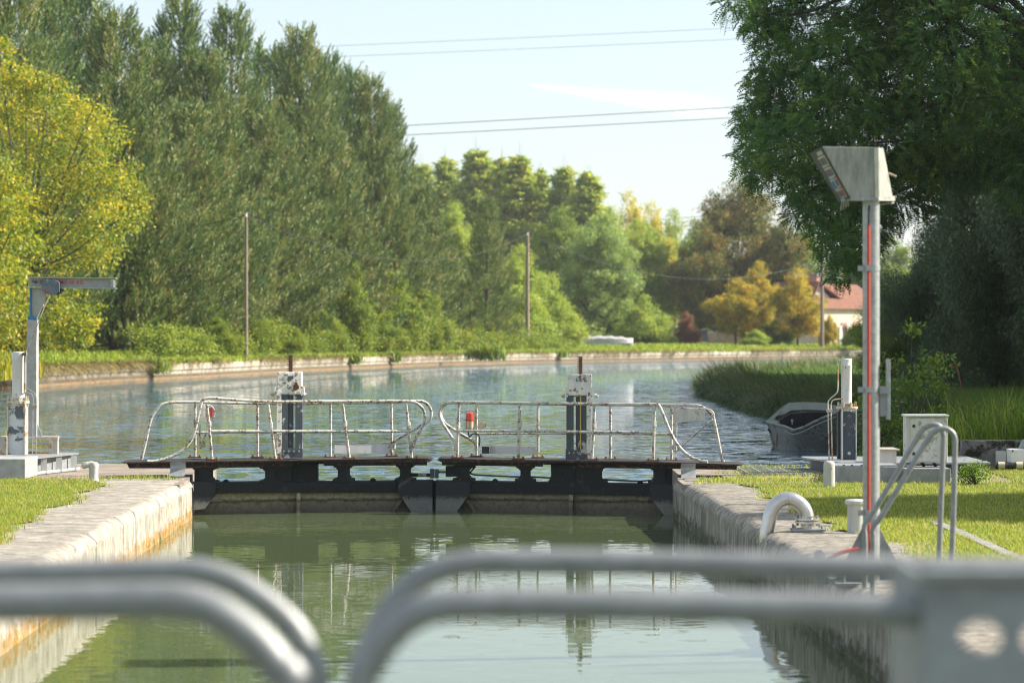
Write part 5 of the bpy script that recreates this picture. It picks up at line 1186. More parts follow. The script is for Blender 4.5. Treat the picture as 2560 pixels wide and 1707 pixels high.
# timber poles
def pole(dx, ytop, ybase, w_, lab, zg=0.93, Y=None):
    px, py = D(dx, ybase); Y = Y or GY(py, zg); c = P(px, py, Y); zt_ = P(px, ytop*1.08844, Y).z; r = w_/2*1.088/F*Y
    T = Thing('utility_pole', (c.x, Y, zg-0.1), lab, 'utility pole', 'utility poles along the far bank')
    T.part('shaft', MB().tube([(c.x,Y,zg-0.3),(c.x+0.02,Y,zt_)], [r*1.15,r*0.8], 12), M['timber_pole'], smooth=True)
    T.part('insulator', MB().cyl((c.x,Y-0.12,zt_-0.25), 0.06, 0.16, 8), M['white_old'])
    return Vector((c.x, Y, zt_-0.15))
t1 = pole(565, 487, 802, 7.5, 'leftmost slim timber utility pole in front of the pines', Y=144)
t2 = pole(1211, 533, 796, 9, 'brown timber utility pole right of centre before the rounded green tree', Y=219)
t3 = pole(1888, 592, 790, 8, 'timber utility pole standing at the left corner of the cream house', Y=263)
def wire(a, b, sag, r, lab, grp='overhead wires', n_=16):
    mb = MB(); a, b = Vector(a), Vector(b)
    mb.tube([a.lerp(b, i/n_)-Vector((0,0,sag*4*(i/n_)*(1-i/n_))) for i in range(n_+1)], r, 5)
    return make('power_cable', mb, M['rubber'] if r > 0.02 else M['rubber'], label=lab, cat='cable', group=grp)
wire(t1, t2, 2.2, 0.018, 'wire sagging between the leftmost pole and the centre pole')
wire(t2, t3, 2.6, 0.018, 'wire sagging between the centre pole and the pole by the house')
wire(Vector((-40, 150, 7.0)), t1, 1.4, 0.018, 'wire running left from the leftmost pole across the pines')
wire(t3, Vector((75, 285, 9.5)), 1.0, 0.018, 'wire running right from the pole by the house')
M['wire_grey'] = plain('oxidised_conductor', (0.10,0.12,0.13), 0.6)
for (y0, y1, Yw, lab, r) in ((103,60,330,'topmost thin power line crossing the sky',0.022),(128,86,330,'second thin power line from the top of the sky',0.022),(284,240,250,'upper line of the lower dark pair crossing the sky',0.034),(306,264,250,'lower line of the lower dark pair crossing the sky',0.034)):
    xa, xb = 300, 2700
    x_l = 925 if Yw == 250 else 770
    sl_ = (y1-y0)/((1690-x_l)); a_ = P(*D(xa, y0+sl_*(xa-x_l)), Yw); b_ = P(*D(xb, y0+sl_*(xb-x_l)), Yw)
    o = wire(a_, b_, 0.25, r, lab, 'high power lines'); o.data.materials[0] = M['wire_grey']
for k in range(3):
    a_ = P(*D(900, 546+k*9), 440); b_ = P(*D(2300, 432+k*11), 440)
    o = wire(a_, b_, 0.6, 0.04, ('upper','middle','lower')[k]+' of the three distant lines beyond the right trees', 'distant power lines'); o.data.materials[0] = M['wire_grey']

# ------------------------------------------------------------------ haze
hz = MB().box((0,450,20), (2600,1100,46)); hm, hn = new_mat('haze_air')
pv = N(hn, 'ShaderNodeVolumePrincipled'); pv.inputs['Color'].default_value = (0.93,0.96,1.0,1); pv.inputs['Density'].default_value = 0.00016; pv.inputs['Anisotropy'].default_value = 0.3
ho = N(hn, 'ShaderNodeOutputMaterial'); hn.links.new(pv.outputs[0], ho.inputs['Volume'])
make('haze', hz, hm, kind='stuff')
# ------------------------------------------------------------------ vegetation
def fib(rng, n):
    a = rng.normal(size=(n,3)); return unit(a)
def crown_leaves(name, rng, blobs, per_vol, leaf, mat, spread=0.20, droop=0.25, fill=0.35, ncl=None):
    """blobs: (x,y,z,r) lumps; sprays of leaves sit over each lump's surface, some inside"""
    Cs, Ds, Ns, Rn = [], [], [], []
    for (x, y, z, r) in blobs:
        nc = max(6, int((ncl or 46)*r**1.2))
        d = fib(rng, nc); rad = r*(1-fill*rng.random(nc)**1.5)[:,None]*rng.uniform(0.75, 1.18, (nc,1))
        cc = np.array([[x,y,z]])+d*rad*np.array([[1,1,0.85]])
        k = per_vol; idx = np.repeat(np.arange(nc), k); m = len(idx)
        sz = r*spread*rng.uniform(0.6, 1.3, nc)[idx][:,None]+0.05
        p = cc[idx]+rng.normal(size=(m,3))*sz*np.array([[1,1,0.7]])
        dr = unit(rng.normal(size=(m,3))+d[idx]*0.9+np.array([[0,0,-droop]]))
        nn = unit(rng.normal(size=(m,3))*0.8+np.array([[0,0,1.0]])+d[idx]*0.5)
        rv = np.clip(0.5*rng.random(nc)[idx]+0.5*rng.random(m), 0, 1)
        Cs.append(p); Ds.append(dr); Ns.append(nn); Rn.append(rv)
    C = np.concatenate(Cs); n = len(C)
    Ln = leaf*rng.uniform(0.6, 1.3, n)
    return leaves(name, C, np.concatenate(Ds), np.concatenate(Ns), Ln, Ln*0.55, np.concatenate(Rn), mat)
def limb_tree(rng, blobs, H, r0, zfork, base=(0,0)):
    """tapered trunk with a limb to every lump"""
    mb = MB(); top = np.array([base[0]+rng.normal()*0.02*H, base[1], zfork])
    mb.tube([(base[0],base[1],-0.4),(base[0],base[1],zfork*0.5),tuple(top),(top[0],top[1],min(H*0.8,zfork+H*0.35))], [r0*1.15,r0*0.9,r0*0.75,r0*0.2], 9)
    for (x, y, z, r) in blobs:
        s = top+np.array([0,0,rng.uniform(0,0.25)*max(0.1,(z-zfork))]); e = np.array([x,y,z]); m = (s+e)/2+np.array([0,0,-0.06*H*rng.random()+0.02*H])
        pts = smooth_path([tuple(s), tuple(m), tuple(e), tuple(e+(e-s)*0.18)], 3); nn = len(pts)
        rr = r0*0.42*min(1, r/ (H*0.16)); mb.tube(pts, [rr*(1-0.88*i/(nn-1)) for i in range(nn)], 6)
    return mb
def mesh_of(mb, name, mat):
    me = bpy.data.meshes.new(name); me.from_pydata(mb.v, [], mb.f); me.update(); me.polygons.foreach_set('use_smooth', [True]*len(me.polygons)); me.materials.append(mat); return me
def round_blobs(rng, H, R, base, n, top=1.0, taper=0.0):
    """lumps filling an egg of height H-base, radius R"""
    out = []; cz = (H+base)/2; hz = (H-base)/2
    if H <= 4.5:                                    # shrubs: a ragged dome of shoots
        for i in range(n):
            a = rng.uniform(0, 2*PI); q = R*math.sqrt(rng.random()); zt = base+(H-base)*(1-0.6*(q/R)**2*(1+0.6*taper)-0.12*rng.random())
            out.append((q*math.cos(a), q*math.sin(a), base+(zt-base)*rng.random()**0.6, R*rng.uniform(0.10, 0.27)))
        out.append((0, 0, H*0.93, R*0.13)); return out
    for i in range(n):
        d = fib(rng, 1)[0]; rr = rng.uniform(0.42, 0.98); z = max(base+0.04*H, cz+d[2]*hz*rr)
        t = (z-base)/(H-base); k = (1-taper*t)
        r = R*rng.uniform(0.19, 0.42)*(0.75+0.25*k)*(1.15-0.35*rr); out.append((d[0]*R*rr*k, d[1]*R*rr*k, z, r))
    out.append((0,0,H-R*0.38*(1-taper*0.6),R*0.36*(1-taper*0.4))); out.append((0,0,cz,R*(0.6 if H > 5 else 0.3)*(1-taper*0.4)))
    return out
PROTO = {}
def proto(key, seed, H, R, base, nb, per, leaf, taper=0.0, ncl=46, r0=None, bark='bark', spread=0.2, fork=None):
    rng = np.random.default_rng(seed); bl = round_blobs(rng, H, R, base, nb, taper=taper)
    if key.startswith('poplar'):
        bl = []
        for i in range(nb+14):
            t = (i+0.5)/(nb+14); pr = min(1.0, (t/0.18)**0.6)*(1-t)**0.75*1.35+0.04; a = i*2.4+rng.random(); q = R*0.72*pr*math.sqrt(rng.random())
            bl.append((q*math.cos(a), q*math.sin(a), base+(H-base)*t*0.97, R*(0.16+0.26*pr)*rng.uniform(0.7,1.25)))
    cr = crown_leaves(key+'_crown', rng, bl, per, leaf, L['mid'], ncl=ncl, spread=spread)
    tr = mesh_of(limb_tree(rng, bl, H, r0 or H*0.017, fork or max(0.6, base*0.9+0.1*H)), key+'_trunk', M[bark])
    PROTO[key] = (H, [('trunk', tr), ('crown', cr)])
def pine_proto(key, seed, H, Lmax, rad=1.0):
    rng = np.random.default_rng(seed); mb = MB(); mb.tube([(0,0,-0.4),(0.05,0,H*0.4),(0,0.05,H*0.75),(0,0,H*0.99)], [H*0.014,H*0.011,H*0.006,0.02], 8)
    C, Dr, LN, RV = [], [], [], []
    z = H*0.03
    while z < H*0.985:
        t = z/H; prof = (1-t)**0.98*(0.75+0.25*min(1, t/0.22))*1.22; nb = rng.integers(5, 8) if t < 0.7 else rng.integers(4, 6)
        for b in range(nb):
            a = 2*PI*(b+rng.random()*0.7)/nb; Lb = Lmax*prof*rng.uniform(0.62, 1.15)+(0.35 if t < 0.72 else 0.5)
            d = np.array([math.cos(a), math.sin(a), 0]); up0 = 0.10+1.9*t*t; 
            S = np.array([0,0,z]); tt = np.linspace(0,1,7)
            pts = [S+d*Lb*q+np.array([0,0,Lb*(up0*q*0.45+0.38*q*q)-0.10*Lb*math.sin(PI*q)*(1-t)]) for q in tt]
            mb.tube([tuple(p) for p in pts], [0.05*(1-0.85*q)*(0.5+0.5*(1-t))+0.006 for q in tt], 4, False)
            ns = int(6+Lb*10)
            q = 0.22+0.80*rng.random(ns)**0.75; q = np.minimum(q, 1.0)
            P0 = np.array(pts); ix = np.minimum((q*6).astype(int), 5); fr_ = q*6-ix
            pos = P0[ix]*(1-fr_)[:,None]+P0[ix+1]*fr_[:,None]
            side = np.array([-d[1], d[0], 0]); wd = rng.normal(size=ns)*0.30*Lb*(1.08-q)
            pos = pos+side*wd[:,None]+rng.normal(size=(ns,3))*0.10+np.array([0,0,1])*np.abs(wd)[:,None]*0.15
            dr = unit(d*0.55+side*(np.sign(wd)*0.35)[:,None]+np.array([0,0,1.15+0.35*t])+rng.normal(size=(ns,3))*0.20)
            C.append(pos); Dr.append(dr); LN.append(rng.uniform(0.5, 0.95, ns)*(0.9+0.3*t)); RV.append(np.clip(rng.random()*0.3+rng.random(ns)*0.75, 0, 1))
        z += H*rng.uniform(0.030, 0.046)*(1-0.35*t)
    # leader candles
    C.append(np.array([[0,0,H*0.975],[0.12,0,H*0.955],[-0.1,0.08,H*0.95],[0,-0.13,H*0.95]])); Dr.append(np.array([[0,0,1],[0.35,0,1],[-0.3,0.2,1],[0,-0.35,1.0]])); LN.append(np.array([1.3,0.9,0.9,0.9])); RV.append(np.array([.3,.4,.5,.3]))
    C, Dr, LN, RV = map(np.concatenate, (C, Dr, LN, RV)); Dr = unit(Dr)
    k = 11; idx = np.repeat(np.arange(len(C)), k); m = len(idx)
    f_ = np.tile(np.linspace(0, 0.85, k), len(C))[:,None]*LN[idx][:,None]
    o = C[idx]+Dr[idx]*f_; nd = unit(Dr[idx]+rng.normal(size=(m,3))*0.27)
    me = leaves(key+'_crown', o, nd, fib(rng, m), rng.uniform(0.22, 0.34, m)*rad, 0.062*rad, np.clip(RV[idx]+rng.normal(size=m)*0.10, 0, 1), L['pine'])
    PROTO[key] = (H, [('trunk', mesh_of(mb, key+'_trunk', M['bark_dark'])), ('crown', me)])
def plant(name, key, x, y, z, H, wide, rot, leafmat, lab, cat='tree', group=None, barkmat=None):
    h0, parts = PROTO[key]; s = H/h0
    e = bpy.data.objects.new(name, None); col.objects.link(e); e.location = (x, y, z); e.rotation_euler = (0,0,rot); e.scale = (s*wide, s*wide, s)
    e['label'] = lab; e['category'] = cat
    if group: e['group'] = group
    for nm, me in parts:
        o = bpy.data.objects.new(nm if cat == 'tree' else {'trunk': 'stems', 'crown': 'foliage'}[nm], me); col.objects.link(o); o.parent = e
        if nm == 'crown':
            o.material_slots[0].link = 'OBJECT'; o.material_slots[0].material = leafmat
    return e
def treepx(name, key, dx, dtop, Y, wpx, leafmat, lab, zg=0.9, cat='tree', group=None, rot=None, R0=None):
    """tree standing at depth Y whose top and width match photo columns/rows"""
    px, py = D(dx, dtop); top = P(px, py, Y); H = top.z-zg; h0, _ = PROTO[key]; s = H/h0
    Wm = wpx*1.088/F*Y/2; wide = Wm/(PR[key]*s)
    return plant(name, key, top.x, Y, zg-0.05, H, wide, rot if rot is not None else (dx*0.7) % 6.28, leafmat, lab, cat, group)
PR = {}
def P_(key, R, *a, **k): PR[key] = R; proto(key, a[0], a[1], R, *a[2:], **k)
pine_proto('pine_a', 11, 19, 4.6); pine_proto('pine_b', 12, 19, 5.0); pine_proto('pine_c', 13, 19, 4.4)
for k_ in 'abc': PR['pine_'+k_] = 4.3
P_('poplar_a', 3.1, 21, 25, 3.0, 40, 40, 0.34, taper=0.45, ncl=20, spread=0.22)
P_('poplar_b', 3.1, 22, 25, 3.0, 36, 40, 0.34, taper=0.55, ncl=20, spread=0.22)
P_('round_a', 5.0, 23, 14, 0.6, 36, 46, 0.26, ncl=18, spread=0.19)
P_('round_b', 5.0, 24, 14, 0.5, 40, 46, 0.26, ncl=18, spread=0.19, taper=0.3)
P_('big_dome', 6.2, 25, 17, 0.6, 60, 46, 0.26, ncl=17, spread=0.17, taper=0.15)
P_('shrub_a', 2.2, 26, 4, 0.0, 60, 15, 0.15, ncl=95, spread=0.36)
P_('shrub_b', 2.0, 27, 4, 0.0, 60, 15, 0.15, ncl=95, spread=0.36, taper=0.6)
P_('near_tree', 5.2, 28, 14, 2.0, 38, 16, 0.13, ncl=46, spread=0.2, r0=0.2)
P_('near_tree_b', 5.2, 29, 14, 0.8, 34, 16, 0.13, ncl=46, spread=0.2, r0=0.2)
P_('shade_tree', 5.2, 31, 14, 1.2, 44, 60, 0.30, ncl=24, spread=0.2, r0=0.2)
P_('hedge_tree', 3.2, 30, 8.5, -0.9, 56, 26, 0.105, ncl=150, spread=0.2, bark='bark_dark')

# pines on the left bank
pines = [(20,-60,168,'pine_b','pine cut by the top left corner behind the yellow tree'),
 (95,0,160,'pine_a','second pine from the left edge with an open spiky top'),(175,-45,150,'pine_c','tall pine whose dense top leaves the frame at upper left'),
 (262,52,155,'pine_b','broad pine with a rounded top right of the cropped pines'),(345,120,170,'pine_a','lower pine filling the gap right of the rounded pine'),
 (413,28,148,'pine_c','tall pine with a sharp spire top at left centre'),(470,140,166,'pine_b','lower pine between the two spire-topped pines'),
 (532,52,150,'pine_a','spire-topped pine directly above the leftmost pole'),(620,132,160,'pine_b','bushy pine just right of the second spire'),
 (688,98,152,'pine_c','twin-topped pine at the crest of the pine mass'),(745,150,164,'pine_a','pine on the falling skyline right of the twin top'),
 (800,180,156,'pine_b','pine halfway down the falling skyline of the pine mass'),(852,205,160,'pine_c','pine with a narrow top near the right end of the pine mass'),
 (893,262,163,'pine_a','rightmost tall pine, its branch tips against the sky'),
 (965,440,172,'pine_b','low spreading pine at the foot of the pine mass'),(320,330,140,'pine_c','front pine hiding the foot of the mass beside the yellow tree'),
 (430,260,141,'pine_a','front pine with dense olive needles left of the pole'),(610,280,146,'pine_b','front pine just right of the leftmost pole'),
 (760,330,150,'pine_c','front pine low at the centre of the pine mass'),(880,420,158,'pine_b','front pine drooping over the yellow bushes')]
def wl(dx): return float(np.interp(dx, [-40,0,140,250,400,540,700,850,1010,1200,1500], [96,99,108,116,125,137,155,170,190,207,226]))
for i, (dx, dt, Y, k_, lab) in enumerate(pines):
    zg = 0.8; Y = wl(dx)+(27+9*(i % 3) if i < 14 else 22+3*(i % 2)); px, py = D(dx, dt); top = P(px, py, Y); H = top.z-zg
    plant('pine_tree', k_, top.x, Y, zg, H, min(1.5, 0.98*19/H*1.0 if H < 17 else 1.0)*(1.0), (i*1.37) % 6.28, L['pine'] if (i % 3 and i < 14) else L['pine_olive'], lab, group='pines on the left bank')
treepx('pine_tree', 'pine_a', 1118, 466, 214, 150, L['pine_olive'], 'lone thin pine with a bare trunk left of the centre pole', group='pines on the left bank')

# yellow-green tree at the left
rng = np.random.default_rng(41)
def explicit_tree(name, lab, Y, pts, leafmat, leaf, per, ncl, trunk_dx, zg, seed, forkz, r0, depth=2.2, extra=(), bark='bark', spread=0.2, droop=0.25):
    rng = np.random.default_rng(seed); bl = []
    for dx, dy, rp in pts:
        r = rp*1.088/F*Y
        for s_ in ((rng.uniform(-depth, depth),) if depth < 3 else (rng.uniform(-depth, 0), rng.uniform(0, depth))):
            q = P(*D(dx, dy), Y+s_); bl.append((q.x, q.y, q.z, r))
    bl += list(extra); tb = P(*D(trunk_dx, 800), Y); loc = Vector((tb.x, Y, zg))
    rel = [(x-loc.x, y-loc.y, z-loc.z, r) for x, y, z, r in bl]
    e = bpy.data.objects.new(name, None); col.objects.link(e); e.location = loc; e['label'] = lab; e['category'] = 'tree'
    cr = crown_leaves(name+'_crown', rng, rel, per, leaf, leafmat, ncl=ncl, spread=spread, droop=droop)
    link('crown', cr, parent=e)
    link('trunk', mesh_of(limb_tree(rng, rel, max(q[2] for q in rel), r0, forkz), name+'_trunk', M[bark]), parent=e)
    return e
explicit_tree('yellow_tree', 'large yellow-green autumn tree leaning over the left bank behind the jib crane', 112,
 [(-60,250,90),(10,215,75),(60,190,45),(110,218,48),(160,255,52),(200,280,55),(240,320,50),(90,290,90),(180,370,80),(240,400,65),(285,450,50),(300,490,40),(250,520,60),(180,480,80),(90,420,90),(10,360,100),(-20,480,100),(60,540,90),(150,570,70),(220,580,50),(40,640,80),(110,700,60),(170,720,55),(-20,620,80),(20,740,70),(120,760,50),(170,770,40),(190,740,35),(-30,150,48),(0,124,26),(3,100,13)],
 L['yellow'], 0.15, 24, 46, 48, 0.8, 51, 3.0, 0.22, depth=2.9, spread=0.19)
explicit_tree('yellow_tree', 'bright yellow tree cropped by the left edge in front of the larger one', 100,
 [(0,420,60),(30,450,45),(-40,470,80),(40,500,50),(0,540,70),(55,560,40),(-20,620,70),(30,650,60),(-60,380,70),(10,720,60),(-30,760,60)],
 L['yellow'], 0.15, 24, 46, -60, 0.8, 52, 2.0, 0.16, depth=2.0)

# middle distance, left to right
tt = [('poplar_tree','poplar_a',965,372,392,100,'poplar','leftmost poplar top peeping out beside the pines'),
 ('poplar_tree','poplar_b',1022,358,385,95,'poplar','second poplar from the left in the distant row'),
 ('poplar_tree','poplar_a',1092,338,380,105,'poplar','tallest pointed poplar in the distant row'),
 ('poplar_tree','poplar_b',1152,358,390,85,'poplar','poplar just right of the tallest one'),
 ('poplar_tree','poplar_a',1195,352,380,95,'poplar','fifth poplar, two-pronged and dense'),
 ('poplar_tree','poplar_b',1240,385,386,75,'poplar','slim poplar at the right of the dense group'),
 ('poplar_tree','poplar_a',1296,378,380,95,'poplar','yellow-tipped poplar standing apart by a sky notch'),
 ('poplar_tree','poplar_b',1352,392,376,105,'poplar','bright yellow-crowned poplar right of the notch'),
 ('golden_tree','round_a',1440,436,395,105,'gold','small golden treetop on the distant skyline'),
 ('golden_tree','round_a',1495,462,400,110,'gold','pale golden tree at the low end of the skyline'),
 ('distant_tree','round_a',1550,478,402,110,'light','pale green round tree at the lowest dip of the skyline'),
 ('distant_tree','round_b',1400,470,360,130,'light','green tree below the golden treetop'),
 ('distant_tree','round_b',1600,500,350,120,'mid','dark green tree tucked left of the chestnut'),
 ('distant_tree','round_a',1850,500,330,130,'mid','green tree behind the pole by the house'),
 ('distant_tree','round_b',1945,560,330,120,'mid','green tree rising behind the cottage roof'),
 ('distant_tree','round_a',2040,540,330,160,'mid','dark tree right of the cottage'),
 ('broadleaf_tree','round_b',1040,462,262,150,'light','light green tree just right of the pines'),
 ('broadleaf_tree','round_a',1110,520,240,160,'light','olive broadleaf tree behind the lone thin pine'),
 ('broadleaf_tree','round_a',1200,560,240,140,'light','leafy tree behind the centre pole'),
 ('broadleaf_tree','round_b',1290,470,290,170,'mid','deep green tree right of the centre pole'),
 ('silver_tree','big_dome',1375,488,275,200,'silver','silvery green willow-like tree in the middle of the far wood'),
 ('broadleaf_tree','big_dome',1478,500,300,190,'light','broad green tree between the silver tree and the chestnut'),
 ('chestnut_tree','big_dome',1700,402,300,235,'chestnut','tall domed tree turning rusty brown left of the cottage'),
 ('chestnut_tree','round_a',1610,505,295,140,'chestnut','lower rusty tree at the left flank of the dome'),
 ('chestnut_tree','round_b',1800,500,295,160,'chestnut','lower rusty tree at the right flank of the dome'),
 ('orange_tree','round_a',1690,636,270,130,'orange','rounded small tree with orange and yellow leaves'),
 ('orange_tree','round_a',1748,598,276,95,'orange','upright orange-topped tree between the two yellow ones'),
 ('orange_tree','round_a',1832,614,270,120,'orange','golden yellow tree left of the pole by the house'),
 ('light_shrub','shrub_b',1482,676,270,130,'light','pale green pointed shrub behind the white covered boat'),
 ('red_shrub','shrub_a',1576,718,272,55,'redleaf','dull red shrub beside the dark shed'),
 ('light_shrub','shrub_a',1180,660,228,180,'light','rounded olive bush at the foot of the centre pole'),
 ('light_shrub','shrub_a',1275,676,232,130,'light','rounded pale bush right of the centre pole'),
 ('light_shrub','shrub_b',1085,680,215,120,'light','pointed pale bush under the lone thin pine'),
 ('green_bush','shrub_b',905,622,165,160,'bush','tall bright bush with yellowing tips under the right pines'),
 ('green_bush','shrub_b',815,602,166,90,'bush','narrow upright bush with a yellow plume'),
 ('green_bush','shrub_a',975,668,170,120,'bush','low bright bush near the end of the pines'),
 ('green_bush','shrub_a',860,700,160,130,'bush','low bush beneath the narrow upright one'),
 ('green_bush','shrub_a',740,715,160,110,'bush','low yellowing bush right of the leftmost pole'),
 ('green_bush','shrub_b',592,712,160,90,'bush','small bush right against the leftmost pole'),
 ('green_bush','shrub_a',500,730,156,100,'bush','small yellow-green bush left of the leftmost pole'),
 ('green_bush','shrub_a',440,752,154,70,'bush','lowest yellow-green bush furthest left under the pines'),
 ('green_bush','shrub_a',660,745,158,80,'bush','small low bush between the pole and the yellowing bush'),
 ('green_bush','shrub_a',1420,735,275,90,'mid','dark low bush behind the left end of the covered boat'),
 ('green_bush','shrub_a',1340,730,275,80,'mid','dark low bush left of the covered boat'),
 ('green_bush','shrub_a',1780,735,272,90,'mid','dark green bush between the two yellow trees'),
 ('green_bush','shrub_a',1735,757,264,60,'light','feathery pale weeds before the rubble wall'),
 ('green_bush','shrub_a',1965,752,262,60,'bush','yellow-flowered garden bush against the cottage front'),
 ('green_bush','shrub_a',1905,725,266,40,'orange','small yellowing bush at the cottage corner')]
for (nm, k_, dx, dt, Y, wpx, lm, lab) in tt:
    if nm == 'green_bush' and dx < 1000: Y = wl(dx)+8+(dx % 3)
    if nm == 'poplar_tree': wpx *= 1.8
    c_ = 'tree' if 'tree' in nm else 'bush'
    treepx(nm, k_, dx, dt, Y, wpx, L[lm], lab, 0.9, c_, group={'poplar_tree': 'distant row of poplars', 'orange_tree': 'yellowing trees by the cottage', 'green_bush': 'bushes along the far bank'}.get(nm))
# backing wood, one mass far behind
rng = np.random.default_rng(77); bl = []
for i in range(210):
    a = -1+2*i/209; x = a*120+25; Y = 470+rng.uniform(-20,20); bl.append((x, Y, rng.uniform(2,15)*(0.85 if x > -20 else 1.0), rng.uniform(3.5,5.5)))
link('distant_wood', crown_leaves('distant_wood', rng, bl, 6, 0.75, L['mid'], ncl=12, spread=0.22), kind='stuff', label='dark green far wood filling in behind the trees', cat='wood')

# the big dark tree and the hedge on the right
def pinnate(name, rng, blobs, nsp, mat):
    """drooping sprays of paired leaflets"""
    Cs, Ds, Ns, Rn, Ls = [], [], [], [], []
    for (x, y, z, r) in blobs:
        n = int(nsp*r**1.35); d = fib(rng, n); rad = r*(0.62+0.5*rng.random(n)**0.7)
        c = np.array([[x,y,z]])+d*rad[:,None]*np.array([[1,1,0.8]])+rng.normal(size=(n,3))*0.06
        ax = unit(d*0.8+rng.normal(size=(n,3))*0.55+np.array([[0,0,-0.35]])); nn = unit(rng.normal(size=(n,3))*0.55+np.array([[0,0,1.0]]))
        sd_ = unit(np.cross(nn, ax)); rv = rng.random(n); Lr = rng.uniform(0.16, 0.28, n)
        for k in range(7):
            t = (k+1)/7.5; base = c+ax*(Lr*t)[:,None]+np.array([[0,0,-1]])*(0.05*t*t)
            for s in (-1, 1):
                Cs.append(base); Ds.append(unit(ax*0.45+sd_*s+rng.normal(size=(n,3))*0.12)); Ns.append(nn); Rn.append(np.clip(rv*0.6+rng.random(n)*0.4, 0, 1)); Ls.append(np.full(n, 0.070)*(1-0.35*abs(t-0.45)))
    C = np.concatenate(Cs); Ln = np.concatenate(Ls)
    return leaves(name, C, np.concatenate(Ds), np.concatenate(Ns), Ln, Ln*0.42, np.concatenate(Rn), mat)
rng = np.random.default_rng(61); YT = 50.0
tp = [(1690,8,34),(1735,40,40),(1752,75,26),(1790,15,60),(1850,60,80),(1800,130,62),(1765,175,45),(1760,255,58),(1735,290,40),(1815,225,80),(1740,350,45),(1790,330,70),(1730,395,28),(1775,410,42),(1850,330,90),(1862,430,58),(1850,485,42),(1905,470,66),(1900,540,45),(1948,560,58),(1968,588,38),(1985,515,60),(1930,625,22),
 (1920,150,90),(1920,260,90),(2000,80,100),(2010,200,110),(2000,330,110),(2090,50,110),(2110,180,120),(2090,320,110),(2190,90,120),(2200,230,120),(2180,350,100),(2290,60,110),(2300,190,120),(2300,320,110),(2060,440,90),(1990,420,80),(2380,120,110),(2390,270,110),(2390,400,90)]
bl = []
for dx, dy, rp in tp:
    r = rp*1.088/F*YT
    for k in range(2 if rp > 55 else 1):
        q = P(*D(dx, dy), YT+rng.uniform(-1.8, 1.8)+k*1.2-0.5); bl.append((q.x, q.y, q.z, r*(1.0 if k == 0 else 0.9)))
loc = Vector((11.6, YT+0.5, 0.25))
ex = []
for i in range(26):
    d = fib(rng, 1)[0]; ex.append((11.8+d[0]*3.4, YT+0.5+d[1]*4.2, 8.0+abs(d[2])*4.0-0.5, rng.uniform(0.9, 1.35)))
for i in range(14):
    ex.append((rng.uniform(5.2,10.5), YT+rng.uniform(-2,3), rng.uniform(7.6,9.6), rng.uniform(0.8,1.2)))
rel = [(x-loc.x, y-loc.y, z-loc.z, r) for x, y, z, r in bl+ex]
e = bpy.data.objects.new('robinia_tree', None); col.objects.link(e); e.location = loc; e['label'] = 'big dark feathery-leaved tree overhanging the canal at upper right'; e['category'] = 'tree'
link('crown', pinnate('robinia_crown', rng, rel, 640, L['robinia']), parent=e)
mb = MB(); mb.tube([(0,0,-0.5),(-0.1,0,1.5),(-0.2,0,3.4),(0.1,0.1,6),(0.2,0,9.5)], [0.34,0.27,0.24,0.17,0.05], 12)
def rp_(dx, dy, Y=YT): q = P(*D(dx, dy), Y); return (q.x-loc.x, q.y-loc.y, q.z-loc.z)
limbs = [([(-0.15,0,3.0),rp_(2352,165),rp_(2260,95),rp_(2180,50),rp_(2080,-10)],0.15),([(0,0,4.2),rp_(2352,175),rp_(2290,115),rp_(2180,120),rp_(2060,170),rp_(1960,215),rp_(1840,240)],0.10),([(-0.2,0,2.6),rp_(2340,330),rp_(2200,290),rp_(2060,350),rp_(1930,430),rp_(1900,540)],0.10),
 ([(-0.2,0,2.4),rp_(2330,430),rp_(2180,400),rp_(2000,480),rp_(1950,600)],0.07),([(0,0,4.5),rp_(2300,30),rp_(2050,-40),rp_(1850,30),rp_(1720,30)],0.09),([(0,0,5),rp_(2250,-60),rp_(2100,-200)],0.09),([(-0.1,0,3.6),rp_(2260,210),rp_(2080,230),rp_(1900,330),rp_(1750,385)],0.08),([(0,0,3.2),rp_(2280,180),rp_(2100,90),rp_(1900,130),rp_(1790,160)],0.07)]
for pts, r in limbs:
    q = smooth_path(pts, 5); mb.tube(q, [max(0.008, r*(1-0.93*i/(len(q)-1))) for i in range(len(q))], 7)
for (x, y, z, r) in rel:
    if rng.random() < 0.3:
        q = [(x+1.0*r+0.2, y, z+0.1), (x, y, z), (x-0.7*r, y+rng.normal()*0.2, z-0.15*r)]; mb.tube(q, [0.02,0.014,0.005], 5)
link('trunk', mesh_of(mb, 'robinia_trunk', M['bark_dark']), parent=e)
for i, (x, y, H, wd, rot, lab, lm) in enumerate([(12.6,74,8.0,0.62,0.3,'dark ivy-clad bushy tree nearest the pole under the big crown','hedge'),(14.6,70,10.0,0.85,1.6,'dense dark green tree mass at the right behind the lawn','hedge'),(15.6,80,11.0,0.9,3.0,'tall dark shrubby tree behind the hedge mass','hedge'),(19.0,77,11.5,1.1,4.1,'dark dense tree at the far right edge beyond the lawn','hedge'),(12.6,84,5.2,0.5,5.2,'low dark bush with a few pale leaves left of the hedge mass','hedge'),(12.6,92,3.0,0.55,2.2,'small dark bush at the left foot of the hedge by the cottage view','mid')]):
    plant('hedge_tree', 'hedge_tree', x, y, 0.2, H, wd*8.5/H*0.9, rot, L[lm], lab, group='dark trees behind the right lawn')
